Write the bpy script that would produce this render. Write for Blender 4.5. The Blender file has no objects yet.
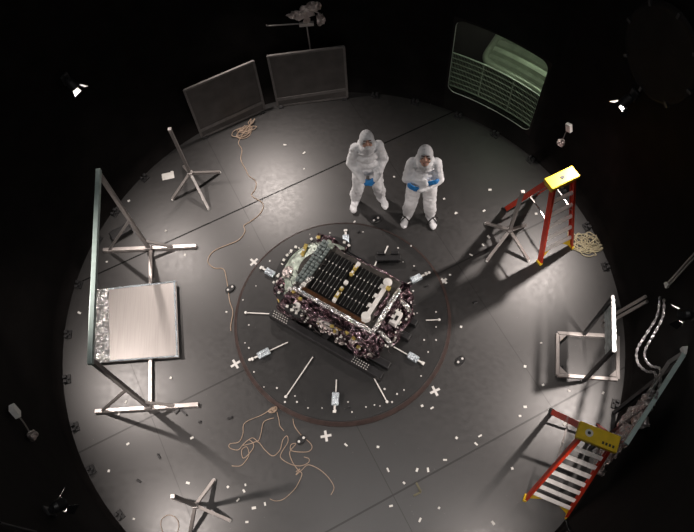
import bpy, bmesh, math, random
from mathutils import Vector, Matrix, noise
R = random.Random(7)
PI = math.pi
col = bpy.context.scene.collection
RW = 4.12            # radius of the round chamber
WH = 12.0            # height of its wall

# ------------------------------------------------------------------ materials
def mat(name, c, rough=.5, metal=0., var=.15, scale=12., bump=0., bscale=40., emit=None, es=0., trans=0., coat=0.):
    m = bpy.data.materials.new(name); m.use_nodes = True
    nt = m.node_tree; b = nt.nodes['Principled BSDF']
    b.inputs['Roughness'].default_value = rough; b.inputs['Metallic'].default_value = metal
    b.inputs['Base Color'].default_value = (*c, 1)
    tc = nt.nodes.new('ShaderNodeTexCoord')
    if var > 0:
        n = nt.nodes.new('ShaderNodeTexNoise'); n.inputs['Scale'].default_value = scale; n.inputs['Detail'].default_value = 4
        r = nt.nodes.new('ShaderNodeValToRGB')
        lo = [max(0, v*(1-var)) for v in c]; hi = [min(1, v*(1+var)) for v in c]
        r.color_ramp.elements[0].color = (*lo, 1); r.color_ramp.elements[1].color = (*hi, 1)
        r.color_ramp.elements[0].position = .3; r.color_ramp.elements[1].position = .7
        nt.links.new(tc.outputs['Object'], n.inputs['Vector']); nt.links.new(n.outputs['Fac'], r.inputs['Fac'])
        nt.links.new(r.outputs['Color'], b.inputs['Base Color'])
    if bump > 0:
        n2 = nt.nodes.new('ShaderNodeTexNoise'); n2.inputs['Scale'].default_value = bscale; n2.inputs['Detail'].default_value = 3
        bp = nt.nodes.new('ShaderNodeBump'); bp.inputs['Strength'].default_value = bump; bp.inputs['Distance'].default_value = .02
        nt.links.new(tc.outputs['Object'], n2.inputs['Vector']); nt.links.new(n2.outputs['Fac'], bp.inputs['Height'])
        nt.links.new(bp.outputs['Normal'], b.inputs['Normal'])
    if emit:
        b.inputs['Emission Color'].default_value = (*emit, 1); b.inputs['Emission Strength'].default_value = es
    if trans: b.inputs['Transmission Weight'].default_value = trans
    return m

def foil(name, c, rough=.25, sc=9., strength=1.):
    m = bpy.data.materials.new(name); m.use_nodes = True
    nt = m.node_tree; b = nt.nodes['Principled BSDF']
    b.inputs['Base Color'].default_value = (*c, 1); b.inputs['Metallic'].default_value = .9; b.inputs['Roughness'].default_value = rough
    tc = nt.nodes.new('ShaderNodeTexCoord')
    v = nt.nodes.new('ShaderNodeTexVoronoi'); v.inputs['Scale'].default_value = sc; v.feature = 'F1'
    n = nt.nodes.new('ShaderNodeTexNoise'); n.inputs['Scale'].default_value = sc*1.7; n.inputs['Detail'].default_value = 5
    a = nt.nodes.new('ShaderNodeMath'); a.operation = 'ADD'
    bp = nt.nodes.new('ShaderNodeBump'); bp.inputs['Strength'].default_value = strength; bp.inputs['Distance'].default_value = .05
    nt.links.new(tc.outputs['Object'], v.inputs['Vector']); nt.links.new(tc.outputs['Object'], n.inputs['Vector'])
    nt.links.new(v.outputs['Distance'], a.inputs[0]); nt.links.new(n.outputs['Fac'], a.inputs[1])
    nt.links.new(a.outputs[0], bp.inputs['Height']); nt.links.new(bp.outputs['Normal'], b.inputs['Normal'])
    return m

def patchy_foil(name, cols, rough, sc):
    m = foil(name, cols[1], rough, sc); nt = m.node_tree; b = nt.nodes['Principled BSDF']
    tc = nt.nodes.new('ShaderNodeTexCoord'); v = nt.nodes.new('ShaderNodeTexVoronoi'); v.inputs['Scale'].default_value = sc*1.1
    sp_ = nt.nodes.new('ShaderNodeSeparateColor'); r = nt.nodes.new('ShaderNodeValToRGB'); e = r.color_ramp.elements
    e[0].color = (*cols[0], 1); e[0].position = .3; e[1].color = (*cols[2], 1); e[1].position = .95
    k = e.new(.62); k.color = (*cols[1], 1)
    nt.links.new(tc.outputs['Object'], v.inputs['Vector']); nt.links.new(v.outputs['Color'], sp_.inputs[0]); nt.links.new(sp_.outputs[0], r.inputs['Fac']); nt.links.new(r.outputs['Color'], b.inputs['Base Color'])
    return m

def floor_mat(name, base, rough, seams=True, spec=.5):
    m = bpy.data.materials.new(name); m.use_nodes = True
    nt = m.node_tree; L = nt.links.new; b = nt.nodes['Principled BSDF']
    tc = nt.nodes.new('ShaderNodeTexCoord')
    def math_(op, a, bb=None):
        n = nt.nodes.new('ShaderNodeMath'); n.operation = op
        for i, v in enumerate((a, bb)):
            if v is None: continue
            if isinstance(v, (int, float)): n.inputs[i].default_value = v
            else: L(v, n.inputs[i])
        return n.outputs[0]
    n1 = nt.nodes.new('ShaderNodeTexNoise'); n1.inputs['Scale'].default_value = 1.1; n1.inputs['Detail'].default_value = 8; n1.inputs['Roughness'].default_value = .65
    n2 = nt.nodes.new('ShaderNodeTexNoise'); n2.inputs['Scale'].default_value = 14; n2.inputs['Detail'].default_value = 6
    L(tc.outputs['Object'], n1.inputs['Vector']); L(tc.outputs['Object'], n2.inputs['Vector'])
    f = math_('ADD', math_('MULTIPLY', n1.outputs['Fac'], .6), math_('MULTIPLY', n2.outputs['Fac'], .4))
    r = nt.nodes.new('ShaderNodeValToRGB')
    r.color_ramp.elements[0].position = .33; r.color_ramp.elements[1].position = .68
    r.color_ramp.elements[0].color = (*[v*.8 for v in base], 1); r.color_ramp.elements[1].color = (*[v*1.2 for v in base], 1)
    L(f, r.inputs['Fac'])
    # scattered pale specks of dust
    vo = nt.nodes.new('ShaderNodeTexVoronoi'); vo.inputs['Scale'].default_value = 7; L(tc.outputs['Object'], vo.inputs['Vector'])
    sp = math_('LESS_THAN', vo.outputs['Distance'], .035)
    mx = nt.nodes.new('ShaderNodeMix'); mx.data_type = 'RGBA'
    L(math_('MULTIPLY', sp, .12), mx.inputs['Factor']); L(r.outputs['Color'], mx.inputs['A']); mx.inputs['B'].default_value = (.5, .48, .45, 1)
    out = mx.outputs['Result']
    if seams:
        sx = nt.nodes.new('ShaderNodeSeparateXYZ'); L(tc.outputs['Object'], sx.inputs[0])
        a = .397; sp_ = 2.495
        d = math_('ADD', math_('MULTIPLY', sx.outputs['X'], -math.sin(a)), math_('MULTIPLY', sx.outputs['Y'], math.cos(a)))
        d = math_('DIVIDE', math_('ADD', d, .14), sp_)
        k = math_('ROUND', d)
        dist = math_('MULTIPLY', math_('ABSOLUTE', math_('SUBTRACT', d, k)), sp_)
        s1 = math_('MULTIPLY', math_('LESS_THAN', dist, .012), math_('ADD', math_('MULTIPLY', math_('COMPARE', k, 1.), .5), .38))
        t = math_('ADD', math_('MULTIPLY', sx.outputs['X'], math.cos(a)), math_('MULTIPLY', sx.outputs['Y'], math.sin(a)))
        t = math_('DIVIDE', math_('ADD', t, .55), 2.495)
        s2 = math_('MULTIPLY', math_('LESS_THAN', math_('MULTIPLY', math_('ABSOLUTE', math_('SUBTRACT', t, math_('ROUND', t))), 2.495), .006), .28)
        s = math_('MAXIMUM', s1, s2)
        m2 = nt.nodes.new('ShaderNodeMix'); m2.data_type = 'RGBA'
        L(s, m2.inputs['Factor']); L(out, m2.inputs['A']); m2.inputs['B'].default_value = (.006, .006, .006, 1)
        out = m2.outputs['Result']
        L(math_('MULTIPLY', math_('SUBTRACT', 1., s), spec), b.inputs['Specular IOR Level'])
    L(out, b.inputs['Base Color'])
    rr = nt.nodes.new('ShaderNodeMapRange'); rr.inputs['To Min'].default_value = rough-.08; rr.inputs['To Max'].default_value = rough+.1
    L(n2.outputs['Fac'], rr.inputs['Value']); L(rr.outputs[0], b.inputs['Roughness'])
    b.inputs['Specular IOR Level'].default_value = spec
    return m

M = {}
M['floor'] = floor_mat('dark_floor_paint', (.019, .018, .0177), .425, True, 1.)
M['table'] = floor_mat('turntable_paint', (.016, .0157, .0157), .46, False, .6)
M['rim'] = mat('brown_rim', (.042, .027, .024), .5, var=.3)
M['wall'] = mat('black_wall_paint', (.009, .0078, .0075), .7, var=.35, scale=3)
M['wall'].node_tree.nodes['Principled BSDF'].inputs['Specular IOR Level'].default_value = .12
M['ceil'] = mat('black_ceiling', (.01, .01, .01), .8)
M['black'] = mat('black_metal', (.012, .012, .013), .45, var=.3)
M['dark'] = mat('dark_grey_metal', (.04, .04, .042), .45, .4)
M['alu'] = mat('aluminium_tube', (.52, .48, .46), .42, .75, var=.08)
M['alu_dull'] = mat('dull_aluminium', (.30, .28, .27), .5, .7, var=.1)
M['screen'] = mat('grey_screen_frame', (.16, .15, .145), .5, .3, var=.15)
M['panelfoil'] = mat('pale_ribbed_foil', (.42, .47, .47), .45, .15, var=.3, scale=14, bump=.6, bscale=18)
M['hose'] = foil('grey_hose_wrap', (.40, .39, .40), .3, 25)
M['teal'] = mat('pale_teal_anodised', (.48, .60, .57), .4, .2, var=.08)
M['white'] = mat('white_paint', (.78, .77, .74), .5, var=.05)
M['paper'] = mat('white_paper', (.66, .65, .62), .8, var=.04)
M['tape'] = mat('white_tape', (.62, .61, .59), .7, var=.06)
M['rod'] = mat('white_rod', (.75, .73, .7), .5, var=.05)
M['foil'] = foil('silver_foil', (.72, .71, .70), .22, 11)
M['foil_blue'] = foil('pale_foil_sleeve', (.62, .70, .76), .4, 60, .5)
M['foil_purple'] = patchy_foil('purple_bronze_foil', ((.02, .014, .017), (.15, .08, .10), (.50, .38, .42)), .22, 17)
M['foil_gold'] = foil('gold_foil', (.52, .34, .13), .28, 20)
M['foil_pink'] = foil('pinkish_crumpled_foil', (.70, .62, .60), .35, 14)
M['copper'] = mat('copper_brown_tape', (.16, .075, .035), .35, .6, var=.4, scale=30)
M['gold'] = mat('gold_block', (.55, .42, .12), .4, .4, var=.35, scale=40)
M['greenwhite'] = mat('pale_green_band', (.34, .40, .34), .4, .2, var=.6, scale=14, bump=.3)
M['greyfin'] = mat('grey_green_fins', (.27, .32, .31), .4, .4, var=.25, scale=40)
M['deck'] = mat('dark_deck', (.05, .045, .04), .5, .2, var=.5, scale=20)
M['cell'] = mat('black_cell', (.004, .004, .004), .6, 0, var=.2)
M['cell'].node_tree.nodes['Principled BSDF'].inputs['Specular IOR Level'].default_value = .12
M['stud'] = mat('white_stud', (.75, .74, .70), .4)
M['wire'] = mat('dark_wire', (.03, .025, .025), .5)
M['red'] = mat('red_fibreglass', (.52, .035, .012), .42, var=.12)
M['yellow'] = mat('yellow_plastic', (.78, .53, .02), .42, var=.1)
M['step'] = mat('aluminium_step', (.74, .72, .70), .38, .25, var=.06)
M['cord'] = mat('tan_cord', (.36, .27, .20), .7, var=.15)
M['cordy'] = mat('pale_yellow_cord', (.46, .41, .27), .7, var=.15)
M['suit'] = mat('white_coverall', (.66, .67, .69), .75, var=.05, scale=10, bump=.35, bscale=22)
M['skin'] = mat('skin', (.64, .39, .30), .5, var=.08)
M['eye'] = mat('eye_white', (.7, .68, .65), .3)
M['iris'] = mat('dark_eye', (.03, .02, .015), .3)
M['brow'] = mat('dark_brow_hair', (.03, .02, .015), .7)
M['lip'] = mat('lip', (.35, .10, .08), .5)
M['glove'] = mat('blue_nitrile', (.02, .20, .52), .42, var=.1)
M['strap'] = mat('black_strap', (.015, .015, .015), .6)
M['lens'] = mat('lit_lamp_lens', (.9, .88, .85), .3, emit=(1, .93, .87), es=25.)
M['reflector'] = mat('polished_barn_door', (.85, .84, .82), .25, .2, var=.04)
M['alcove'] = mat('olive_alcove_paint', (.022, .022, .016), .6, var=.4, scale=3)
M['bench'] = mat('pale_green_steel', (.36, .375, .31), .35, .3, var=.15, scale=8)
M['grille'] = mat('pale_green_wire', (.55, .60, .54), .4, .2, var=.1)
M['tube'] = mat('lit_tube', (.8, .9, .75), .4, emit=(.85, 1, .75), es=6.)
M['print'] = mat('white_print', (.7, .68, .66), .6)
M['blackprint'] = mat('black_print', (.02, .02, .02), .6)
M['olive'] = mat('olive_bracket', (.10, .09, .05), .5)
def glass():
    m = bpy.data.materials.new('window_glass'); m.use_nodes = True
    nt = m.node_tree; b = nt.nodes['Principled BSDF']; o = nt.nodes['Material Output']
    t = nt.nodes.new('ShaderNodeBsdfTransparent'); t.inputs['Color'].default_value = (.86, .92, .85, 1)
    g = nt.nodes.new('ShaderNodeBsdfGlossy'); g.inputs['Roughness'].default_value = .05
    fr = nt.nodes.new('ShaderNodeFresnel'); fr.inputs['IOR'].default_value = 1.25
    mx = nt.nodes.new('ShaderNodeMixShader')
    mx.inputs[0].default_value = .05; nt.nodes.remove(fr); nt.links.new(t.outputs[0], mx.inputs[1]); nt.links.new(g.outputs[0], mx.inputs[2])
    nt.links.new(mx.outputs[0], o.inputs['Surface']); nt.nodes.remove(b)
    return m
M['glass'] = glass()
def film():
    m = bpy.data.materials.new('clear_crinkled_film'); m.use_nodes = True
    nt = m.node_tree; b = nt.nodes['Principled BSDF']; o = nt.nodes['Material Output']
    b.inputs['Base Color'].default_value = (.6, .55, .54, 1); b.inputs['Metallic'].default_value = .85; b.inputs['Roughness'].default_value = .22
    tc = nt.nodes.new('ShaderNodeTexCoord'); n = nt.nodes.new('ShaderNodeTexNoise'); n.inputs['Scale'].default_value = 9; n.inputs['Detail'].default_value = 6
    bp = nt.nodes.new('ShaderNodeBump'); bp.inputs['Strength'].default_value = .9; bp.inputs['Distance'].default_value = .06
    nt.links.new(tc.outputs['Object'], n.inputs['Vector']); nt.links.new(n.outputs['Fac'], bp.inputs['Height']); nt.links.new(bp.outputs[0], b.inputs['Normal'])
    t = nt.nodes.new('ShaderNodeBsdfTransparent'); mx = nt.nodes.new('ShaderNodeMixShader'); mx.inputs[0].default_value = .75
    nt.links.new(t.outputs[0], mx.inputs[1]); nt.links.new(b.outputs[0], mx.inputs[2]); nt.links.new(mx.outputs[0], o.inputs['Surface'])
    return m
M['film'] = film()
def brushed():
    m = bpy.data.materials.new('brushed_silver_sheet'); m.use_nodes = True
    nt = m.node_tree; b = nt.nodes['Principled BSDF']
    b.inputs['Metallic'].default_value = .35; b.inputs['Roughness'].default_value = .45
    tc = nt.nodes.new('ShaderNodeTexCoord'); mp = nt.nodes.new('ShaderNodeMapping'); mp.inputs['Scale'].default_value = (60, 2, 1)
    n = nt.nodes.new('ShaderNodeTexNoise'); n.inputs['Scale'].default_value = 1; n.inputs['Detail'].default_value = 4
    r = nt.nodes.new('ShaderNodeValToRGB'); r.color_ramp.elements[0].color = (.27, .25, .24, 1); r.color_ramp.elements[1].color = (.41, .385, .37, 1)
    L = nt.links.new
    L(tc.outputs['Object'], mp.inputs['Vector']); L(mp.outputs[0], n.inputs['Vector']); L(n.outputs['Fac'], r.inputs['Fac']); L(r.outputs[0], b.inputs['Base Color'])
    return m
M['brushed'] = brushed()
def mesh_cloth():
    m = bpy.data.materials.new('fine_grey_mesh'); m.use_nodes = True
    nt = m.node_tree; b = nt.nodes['Principled BSDF']; L = nt.links.new
    b.inputs['Roughness'].default_value = .55; b.inputs['Metallic'].default_value = .3
    tc = nt.nodes.new('ShaderNodeTexCoord'); n = nt.nodes.new('ShaderNodeTexNoise'); n.inputs['Scale'].default_value = 3.5; n.inputs['Detail'].default_value = 6
    w = nt.nodes.new('ShaderNodeTexWave'); w.inputs['Scale'].default_value = 30; w.bands_direction = 'X'
    a = nt.nodes.new('ShaderNodeMath'); a.operation = 'MULTIPLY_ADD'; a.inputs[1].default_value = .25
    r = nt.nodes.new('ShaderNodeValToRGB'); r.color_ramp.elements[0].position = .3; r.color_ramp.elements[0].color = (.05, .046, .044, 1); r.color_ramp.elements[1].color = (.12, .11, .105, 1)
    L(tc.outputs['Object'], n.inputs['Vector']); L(tc.outputs['Object'], w.inputs['Vector'])
    L(w.outputs['Fac'], a.inputs[0]); L(n.outputs['Fac'], a.inputs[2]); L(a.outputs[0], r.inputs['Fac']); L(r.outputs[0], b.inputs['Base Color'])
    return m
M['mesh'] = mesh_cloth()

# ------------------------------------------------------------------ mesh helpers
V = Vector
def link(name, me, m, parent=None, loc=None):
    o = bpy.data.objects.new(name, me); col.objects.link(o)
    if m is not None: me.materials.append(M[m] if isinstance(m, str) else m)
    if parent is not None: o.parent = parent
    if loc is not None: o.location = loc
    return o
def obj(name, bm, m, parent=None, loc=None, smooth=False):
    bmesh.ops.recalc_face_normals(bm, faces=bm.faces)
    me = bpy.data.meshes.new(name); bm.to_mesh(me); bm.free()
    if smooth:
        for p in me.polygons: p.use_smooth = True
    return link(name, me, m, parent, loc)
def tag(o, label=None, cat=None, group=None, kind=None):
    if label: o['label'] = label
    if cat: o['category'] = cat
    if group: o['group'] = group
    if kind: o['kind'] = kind
    return o
def thing(name, label, cat, loc=(0, 0, 0), rz=0., group=None):
    o = bpy.data.objects.new(name, None); col.objects.link(o); o.empty_display_size = .1
    o.location = loc; o.rotation_euler = (0, 0, rz)
    return tag(o, label, cat, group)
def NB(): return bmesh.new()
def box(bm, c, s, mx=None, bev=0.):
    r = bmesh.ops.create_cube(bm, size=1.)
    vs = r['verts']
    for v in vs: v.co = V((v.co.x*s[0], v.co.y*s[1], v.co.z*s[2]))
    if bev > 0:
        es = list({e for v in vs for e in v.link_edges})
        rb = bmesh.ops.bevel(bm, geom=es, offset=bev, segments=2, affect='EDGES', profile=.5)
        vs = list({v for f in rb['faces'] for v in f.verts} | {v for v in vs if v.is_valid})
    for v in vs:
        v.co = (mx @ v.co if mx else v.co) + V(c)
    return vs
def frame(d, up=V((0, 0, 1))):
    d = V(d).normalized()
    if abs(d.dot(up)) > .97: up = V((0, 1, 0)) if abs(d.y) < .9 else V((1, 0, 0))
    x = up.cross(d).normalized(); y = d.cross(x)
    return Matrix((x, y, d)).transposed()
def bar(bm, a, b, w, h=None, up=V((0, 0, 1)), bev=0.):
    a, b = V(a), V(b); h = h or w
    return box(bm, (a+b)/2, (w, h, (b-a).length), frame(b-a, V(up)), bev)
def tube(bm, pts, r, seg=8, cap=True):
    pts = [V(p) for p in pts]; rings = []
    F = None
    for i, p in enumerate(pts):
        d = (pts[min(i+1, len(pts)-1)] - pts[max(i-1, 0)])
        if d.length < 1e-9: d = V((0, 0, 1))
        d.normalize()
        if F is None: F = frame(d)
        else:
            x = F.col[0] - d*F.col[0].dot(d)
            if x.length < 1e-6: F = frame(d)
            else:
                x.normalize(); F = Matrix((x, d.cross(x), d)).transposed()
        rr = r[i] if isinstance(r, (list, tuple)) else r
        rings.append([bm.verts.new(p + F @ V((math.cos(2*PI*k/seg)*rr, math.sin(2*PI*k/seg)*rr, 0))) for k in range(seg)])
    for A, B in zip(rings, rings[1:]):
        for k in range(seg): bm.faces.new((A[k], A[(k+1) % seg], B[(k+1) % seg], B[k]))
    if cap:
        bm.faces.new(rings[0][::-1]); bm.faces.new(rings[-1])
def cyl(bm, a, b, r, seg=16, r2=None): tube(bm, [a, b], [r, r if r2 is None else r2], seg)
def sph(bm, c, s, mx=None, u=14, v=9):
    r = bmesh.ops.create_uvsphere(bm, u_segments=u, v_segments=v, radius=1.)
    if isinstance(s, (int, float)): s = (s, s, s)
    for q in r['verts']:
        w = V((q.co.x*s[0], q.co.y*s[1], q.co.z*s[2])); q.co = (mx @ w if mx else w) + V(c)
    return r['verts']
def lathe(bm, prof, seg=64, c=(0, 0, 0), close=True):
    rings = []
    for r, z in prof:
        if r < 1e-6: rings.append([bm.verts.new((c[0], c[1], c[2]+z))])
        else: rings.append([bm.verts.new((c[0]+math.cos(2*PI*k/seg)*r, c[1]+math.sin(2*PI*k/seg)*r, c[2]+z)) for k in range(seg)])
    for A, B in zip(rings, rings[1:]):
        for k in range(seg):
            k2 = (k+1) % seg
            if len(A) == 1 and len(B) == 1: continue
            if len(A) == 1: bm.faces.new((A[0], B[k2], B[k]))
            elif len(B) == 1: bm.faces.new((A[k], A[k2], B[0]))
            else: bm.faces.new((A[k], A[k2], B[k2], B[k]))
def smooth_path(pts, n=6):
    P = [V(p) for p in pts]; out = []
    for i in range(len(P)-1):
        p0, p1, p2, p3 = P[max(i-1, 0)], P[i], P[i+1], P[min(i+2, len(P)-1)]
        for k in range(n):
            t = k/n
            out.append(.5*((2*p1) + (p2-p0)*t + (2*p0-5*p1+4*p2-p3)*t*t + (3*p1-p0-3*p2+p3)*t**3))
    out.append(P[-1]); return out
def crumple(bm, amp, sc, seed=0):
    for v in bm.verts:
        n = noise.noise_vector(v.co*sc + V((seed*7.3, seed*3.1, 0))); v.co += n*amp
def grid_sheet(bm, fn, nu, nv):
    g = [[bm.verts.new(fn(i/nu, j/nv)) for j in range(nv+1)] for i in range(nu+1)]
    for i in range(nu):
        for j in range(nv): bm.faces.new((g[i][j], g[i+1][j], g[i+1][j+1], g[i][j+1]))
def thicken(bm, t):
    bmesh.ops.recalc_face_normals(bm, faces=bm.faces)
    bmesh.ops.solidify(bm, geom=bm.faces[:], thickness=t)
def lump(bm, c, s, amp=.25, sc=9., seed=0, sub=3):
    r = bmesh.ops.create_icosphere(bm, subdivisions=sub, radius=1.)
    for q in r['verts']:
        d = q.co.copy(); k = 1 + amp*noise.noise(d*1.7 + V((seed*5.1, seed, 2))) + amp*.6*noise.noise(d*sc*.5 + V((seed, 1, seed*2.)))
        q.co = V((d.x*s[0]*k, d.y*s[1]*k, d.z*s[2]*k)) + V(c)
def copy_tree(o, parent=None):
    c = o.copy(); col.objects.link(c)
    if parent: c.parent = parent
    for ch in list(o.children): copy_tree(ch, c)
    return c
def remesh(bm, name, m, voxel, parent=None, sm=4, wr=0., wsc=14.):
    me = bpy.data.meshes.new(name); bm.to_mesh(me); bm.free()
    o = bpy.data.objects.new(name, me); col.objects.link(o)
    q = o.modifiers.new('r', 'REMESH'); q.mode = 'VOXEL'; q.voxel_size = voxel
    s = o.modifiers.new('s', 'SMOOTH'); s.iterations = sm; s.factor = .5
    dg = bpy.context.evaluated_depsgraph_get()
    nm = bpy.data.meshes.new_from_object(o.evaluated_get(dg))
    bpy.data.objects.remove(o); bpy.data.meshes.remove(me)
    if wr > 0:
        nm.calc_loop_triangles() if False else None
        nr = [v.normal.copy() for v in nm.vertices]
        for v, n_ in zip(nm.vertices, nr):
            p = v.co; f = noise.noise(V((p.x*wsc, p.y*wsc, p.z*wsc*1.6))) + .5*noise.noise(p*wsc*2.3)
            v.co = p + n_*(wr*f)
    nm.name = name
    for p in nm.polygons: p.use_smooth = True
    return link(name, nm, m, parent)
def cone_seg(bm, a, b, ra, rb, seg=14): tube(bm, [a, b], [ra, rb], seg)
def limb(bm, pts, rad):
    for p, r in zip(pts, rad): sph(bm, p, r, u=14, v=10)
    for i in range(len(pts)-1): cone_seg(bm, pts[i], pts[i+1], rad[i], rad[i+1])
def polar(a, r=RW, z=0.):
    a = math.radians(a); return V((math.cos(a)*r, math.sin(a)*r, z))

# ------------------------------------------------------------------ setting
b = NB(); lathe(b, [(0, 0), (RW+.03, 0), (RW+.03, -.1), (0, -.1)], 128); tag(obj('floor', b, 'floor'), kind='structure')
WA0, WA1, WZ0, WZ1 = 38.3, 60.3, .43, 2.06     # the window's span on the wall
b = NB(); NA = 120
angs = sorted(set([i*360/NA for i in range(NA)] + [WA0, WA1])); zs = [0, WZ0, WZ1, 4, 8, WH]
g = [[b.verts.new(polar(a, RW, z)) for z in zs] for a in angs]
for i in range(len(angs)):
    i2 = (i+1) % len(angs)
    for j in range(len(zs)-1):
        if WA0-.01 <= angs[i] < WA1-.01 and j == 1: continue
        b.faces.new((g[i][j], g[i2][j], g[i2][j+1], g[i][j+1]))
bmesh.ops.recalc_face_normals(b, faces=b.faces)
bmesh.ops.solidify(b, geom=b.faces[:], thickness=-.0)
tag(obj('wall_round', b, 'wall', smooth=True), kind='structure')
b = NB(); lathe(b, [(0, WH), (RW+.03, WH), (RW+.03, WH+.1), (0, WH+.1)], 64); tag(obj('ceiling', b, 'ceil'), kind='structure')

# window: rounded opening in the curved wall with a lit alcove behind
win = thing('window_1', None, None, polar(49.4, RW, 0)); win['kind'] = 'structure'
del_keys = [k for k in ('label', 'category') if k in win.keys()]
WC = V(win.location)
def wp(u, v, r): return polar(WA1 + (WA0-WA1)*u, r, WZ0 + (WZ1-WZ0)*v) - WC
def rrect(n=8, rad=.16):
    asp = (WZ1-WZ0)/(math.radians(WA1-WA0)*RW); ru, rv = rad*asp, rad
    pts = []
    for cx, cy, a0 in ((1-ru, 1-rv, 0), (ru, 1-rv, 90), (ru, rv, 180), (1-ru, rv, 270)):
        for k in range(n+1):
            a = math.radians(a0 + 90*k/n); pts.append((cx+math.cos(a)*ru, cy+math.sin(a)*rv))
    out = []
    for i in range(len(pts)):
        p, q = pts[i], pts[(i+1) % len(pts)]; n2 = max(1, int(math.hypot(q[0]-p[0], q[1]-p[1])/.06))
        for k in range(n2): out.append((p[0]+(q[0]-p[0])*k/n2, p[1]+(q[1]-p[1])*k/n2))
    return out
inner = [(.02+.96*u, .02+.96*v) for u, v in rrect(rad=.09)]
def to_edge(u, v):
    du, dv = u-.5, v-.5; k = .505/max(abs(du), abs(dv)); return .5+du*k, .5+dv*k
b = NB()
rings = []
for f_, r_ in ((0, RW-.004), (1, RW-.004), (1, RW+.05)):
    rings.append([b.verts.new(wp(*(to_edge(u, v) if f_ == 0 else (u, v)), r_)) for u, v in inner])
n = len(inner)
for A, B_ in zip(rings, rings[1:]):
    for k in range(n): b.faces.new((A[k], A[(k+1) % n], B_[(k+1) % n], B_[k]))
obj('window_frame', b, 'wall', win)
b = NB(); grid_sheet(b, lambda u, v: wp(.02+.96*u, .02+.96*v, RW+.035), 16, 2); thicken(b, .008); obj('glass_pane', b, 'glass', win)
b = NB()
tube(b, [wp(u, v, RW+.012) for u, v in inner+[inner[0]]], .007, 6); obj('bright_edge', b, 'grille', win)
b = NB()      # alcove shell, open towards the chamber
U = lambda u, z, r: polar(WA1+4 + (WA0-WA1-8)*u, r, z) - WC
grid_sheet(b, lambda u, v: U(u, -.35+2.9*v, RW+1.25), 12, 3)
grid_sheet(b, lambda u, v: U(u, -.35, RW+.05+1.2*v), 12, 2); grid_sheet(b, lambda u, v: U(u, 2.55, RW+.05+1.2*v), 12, 2)
for u_ in (0, 1): grid_sheet(b, lambda u, v: U(u_, -.35+2.9*u, RW+.05+1.2*v), 2, 2)
obj('alcove', b, 'alcove', win)
# pale wire grille close behind the lower half of the pane
b = NB()
for k in range(8):
    z = .50 + k*.105; wdt = .007 if k % 7 else .012
    tube(b, [U(.14+.72*i/14, z, RW+.10) for i in range(15)], wdt, 5)
for k in range(64):
    u_ = .14+.72*k/63; tube(b, [U(u_, .48, RW+.10), U(u_, 1.24, RW+.10)], .0035 if k % 21 else .010, 4)
obj('grille', b, 'grille', win)
# pale green ducted bench with a bright rounded edge
b = NB()
grid_sheet(b, lambda u, v: U(.34+.62*u, .95+.06*math.sin(v*26), RW+.45+.75*v), 14, 26); thicken(b, .03); obj('ribbed_shelf', b, 'bench', win)
b = NB()
tube(b, smooth_path([U(.98, 1.02, RW+.34), U(.7, 1.02, RW+.34), U(.42, 1.02, RW+.34), U(.35, 1.02, RW+.38), U(.325, 1.02, RW+.5), U(.325, 1.02, RW+.8), U(.325, 1.02, RW+1.2)], 6), .055, 10)
obj('rounded_edge', b, 'bench', win, smooth=True)
b = NB(); tube(b, [U(.3+.5*i/8, 2.48, RW+.2) for i in range(9)], .03, 8); tl = obj('lit_tube', b, 'tube', win)

# round hatch high on the wall
dr = thing('door_1', None, None, polar(19.1, RW-.02, 3.48)); dr['kind'] = 'structure'; dr.rotation_euler = (0, math.radians(-90), math.radians(19.1))
b = NB(); lathe(b, [(0, .03), (.50, .03), (.55, .035), (.58, .03), (.59, .0), (.40, 0), (0, 0)], 48); obj('hatch_cover', b, 'wall', dr, smooth=False)
b = NB()
for k in range(8):
    a = 2*PI*k/8; box(b, (.57*math.cos(a), .57*math.sin(a), .03), (.07, .035, .04), Matrix.Rotation(a, 3, 'Z'))
obj('hatch_clamp', b, 'black', dr)

# pipe running down the wall near the camera
b = NB(); tube(b, [(-2.717,-3.057,3.844), (-2.697,-3.075,3.581), (-2.688,-3.083,3.272)], .011, 8)
tag(obj('wall_conduit', b, 'dark'), 'thin grey conduit running down the black wall at lower left', 'pipe')

# ------------------------------------------------------------------ clamps round the floor edge
clamp_ang = [77, 67, 56, 46, 35.5, 25, 15, 5, -5, -25, -35, 138.5, 149.3, 156.7, 168, 179.5, 189.3, 199.6, 209.1, 219.8]
proto = None
for i, a in enumerate(clamp_ang):
    if proto is None:
        t = thing('edge_clamp', 'x', 'clamp', polar(a, 4.05), math.radians(a), 'clamps round the floor edge')
        c = NB(); box(c, (0, 0, .012), (.09, .13, .024), bev=.004); obj('base_plate', c, 'black', t)
        c = NB(); box(c, (.025, -.03, .05), (.05, .045, .055), bev=.005); box(c, (.025, .04, .045), (.05, .035, .045), bev=.004); obj('jaw', c, 'dark', t)
        c = NB(); cyl(c, (-.02, .01, .024), (-.02, .01, .06), .013, 10); obj('bolt', c, 'dark', t)
        proto = t
    else:
        t = copy_tree(proto); t.location = polar(a, 4.05); t.rotation_euler = (0, 0, math.radians(a))
    t['label'] = 'small metal clamp bolted at the floor edge against the black wall'

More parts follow.
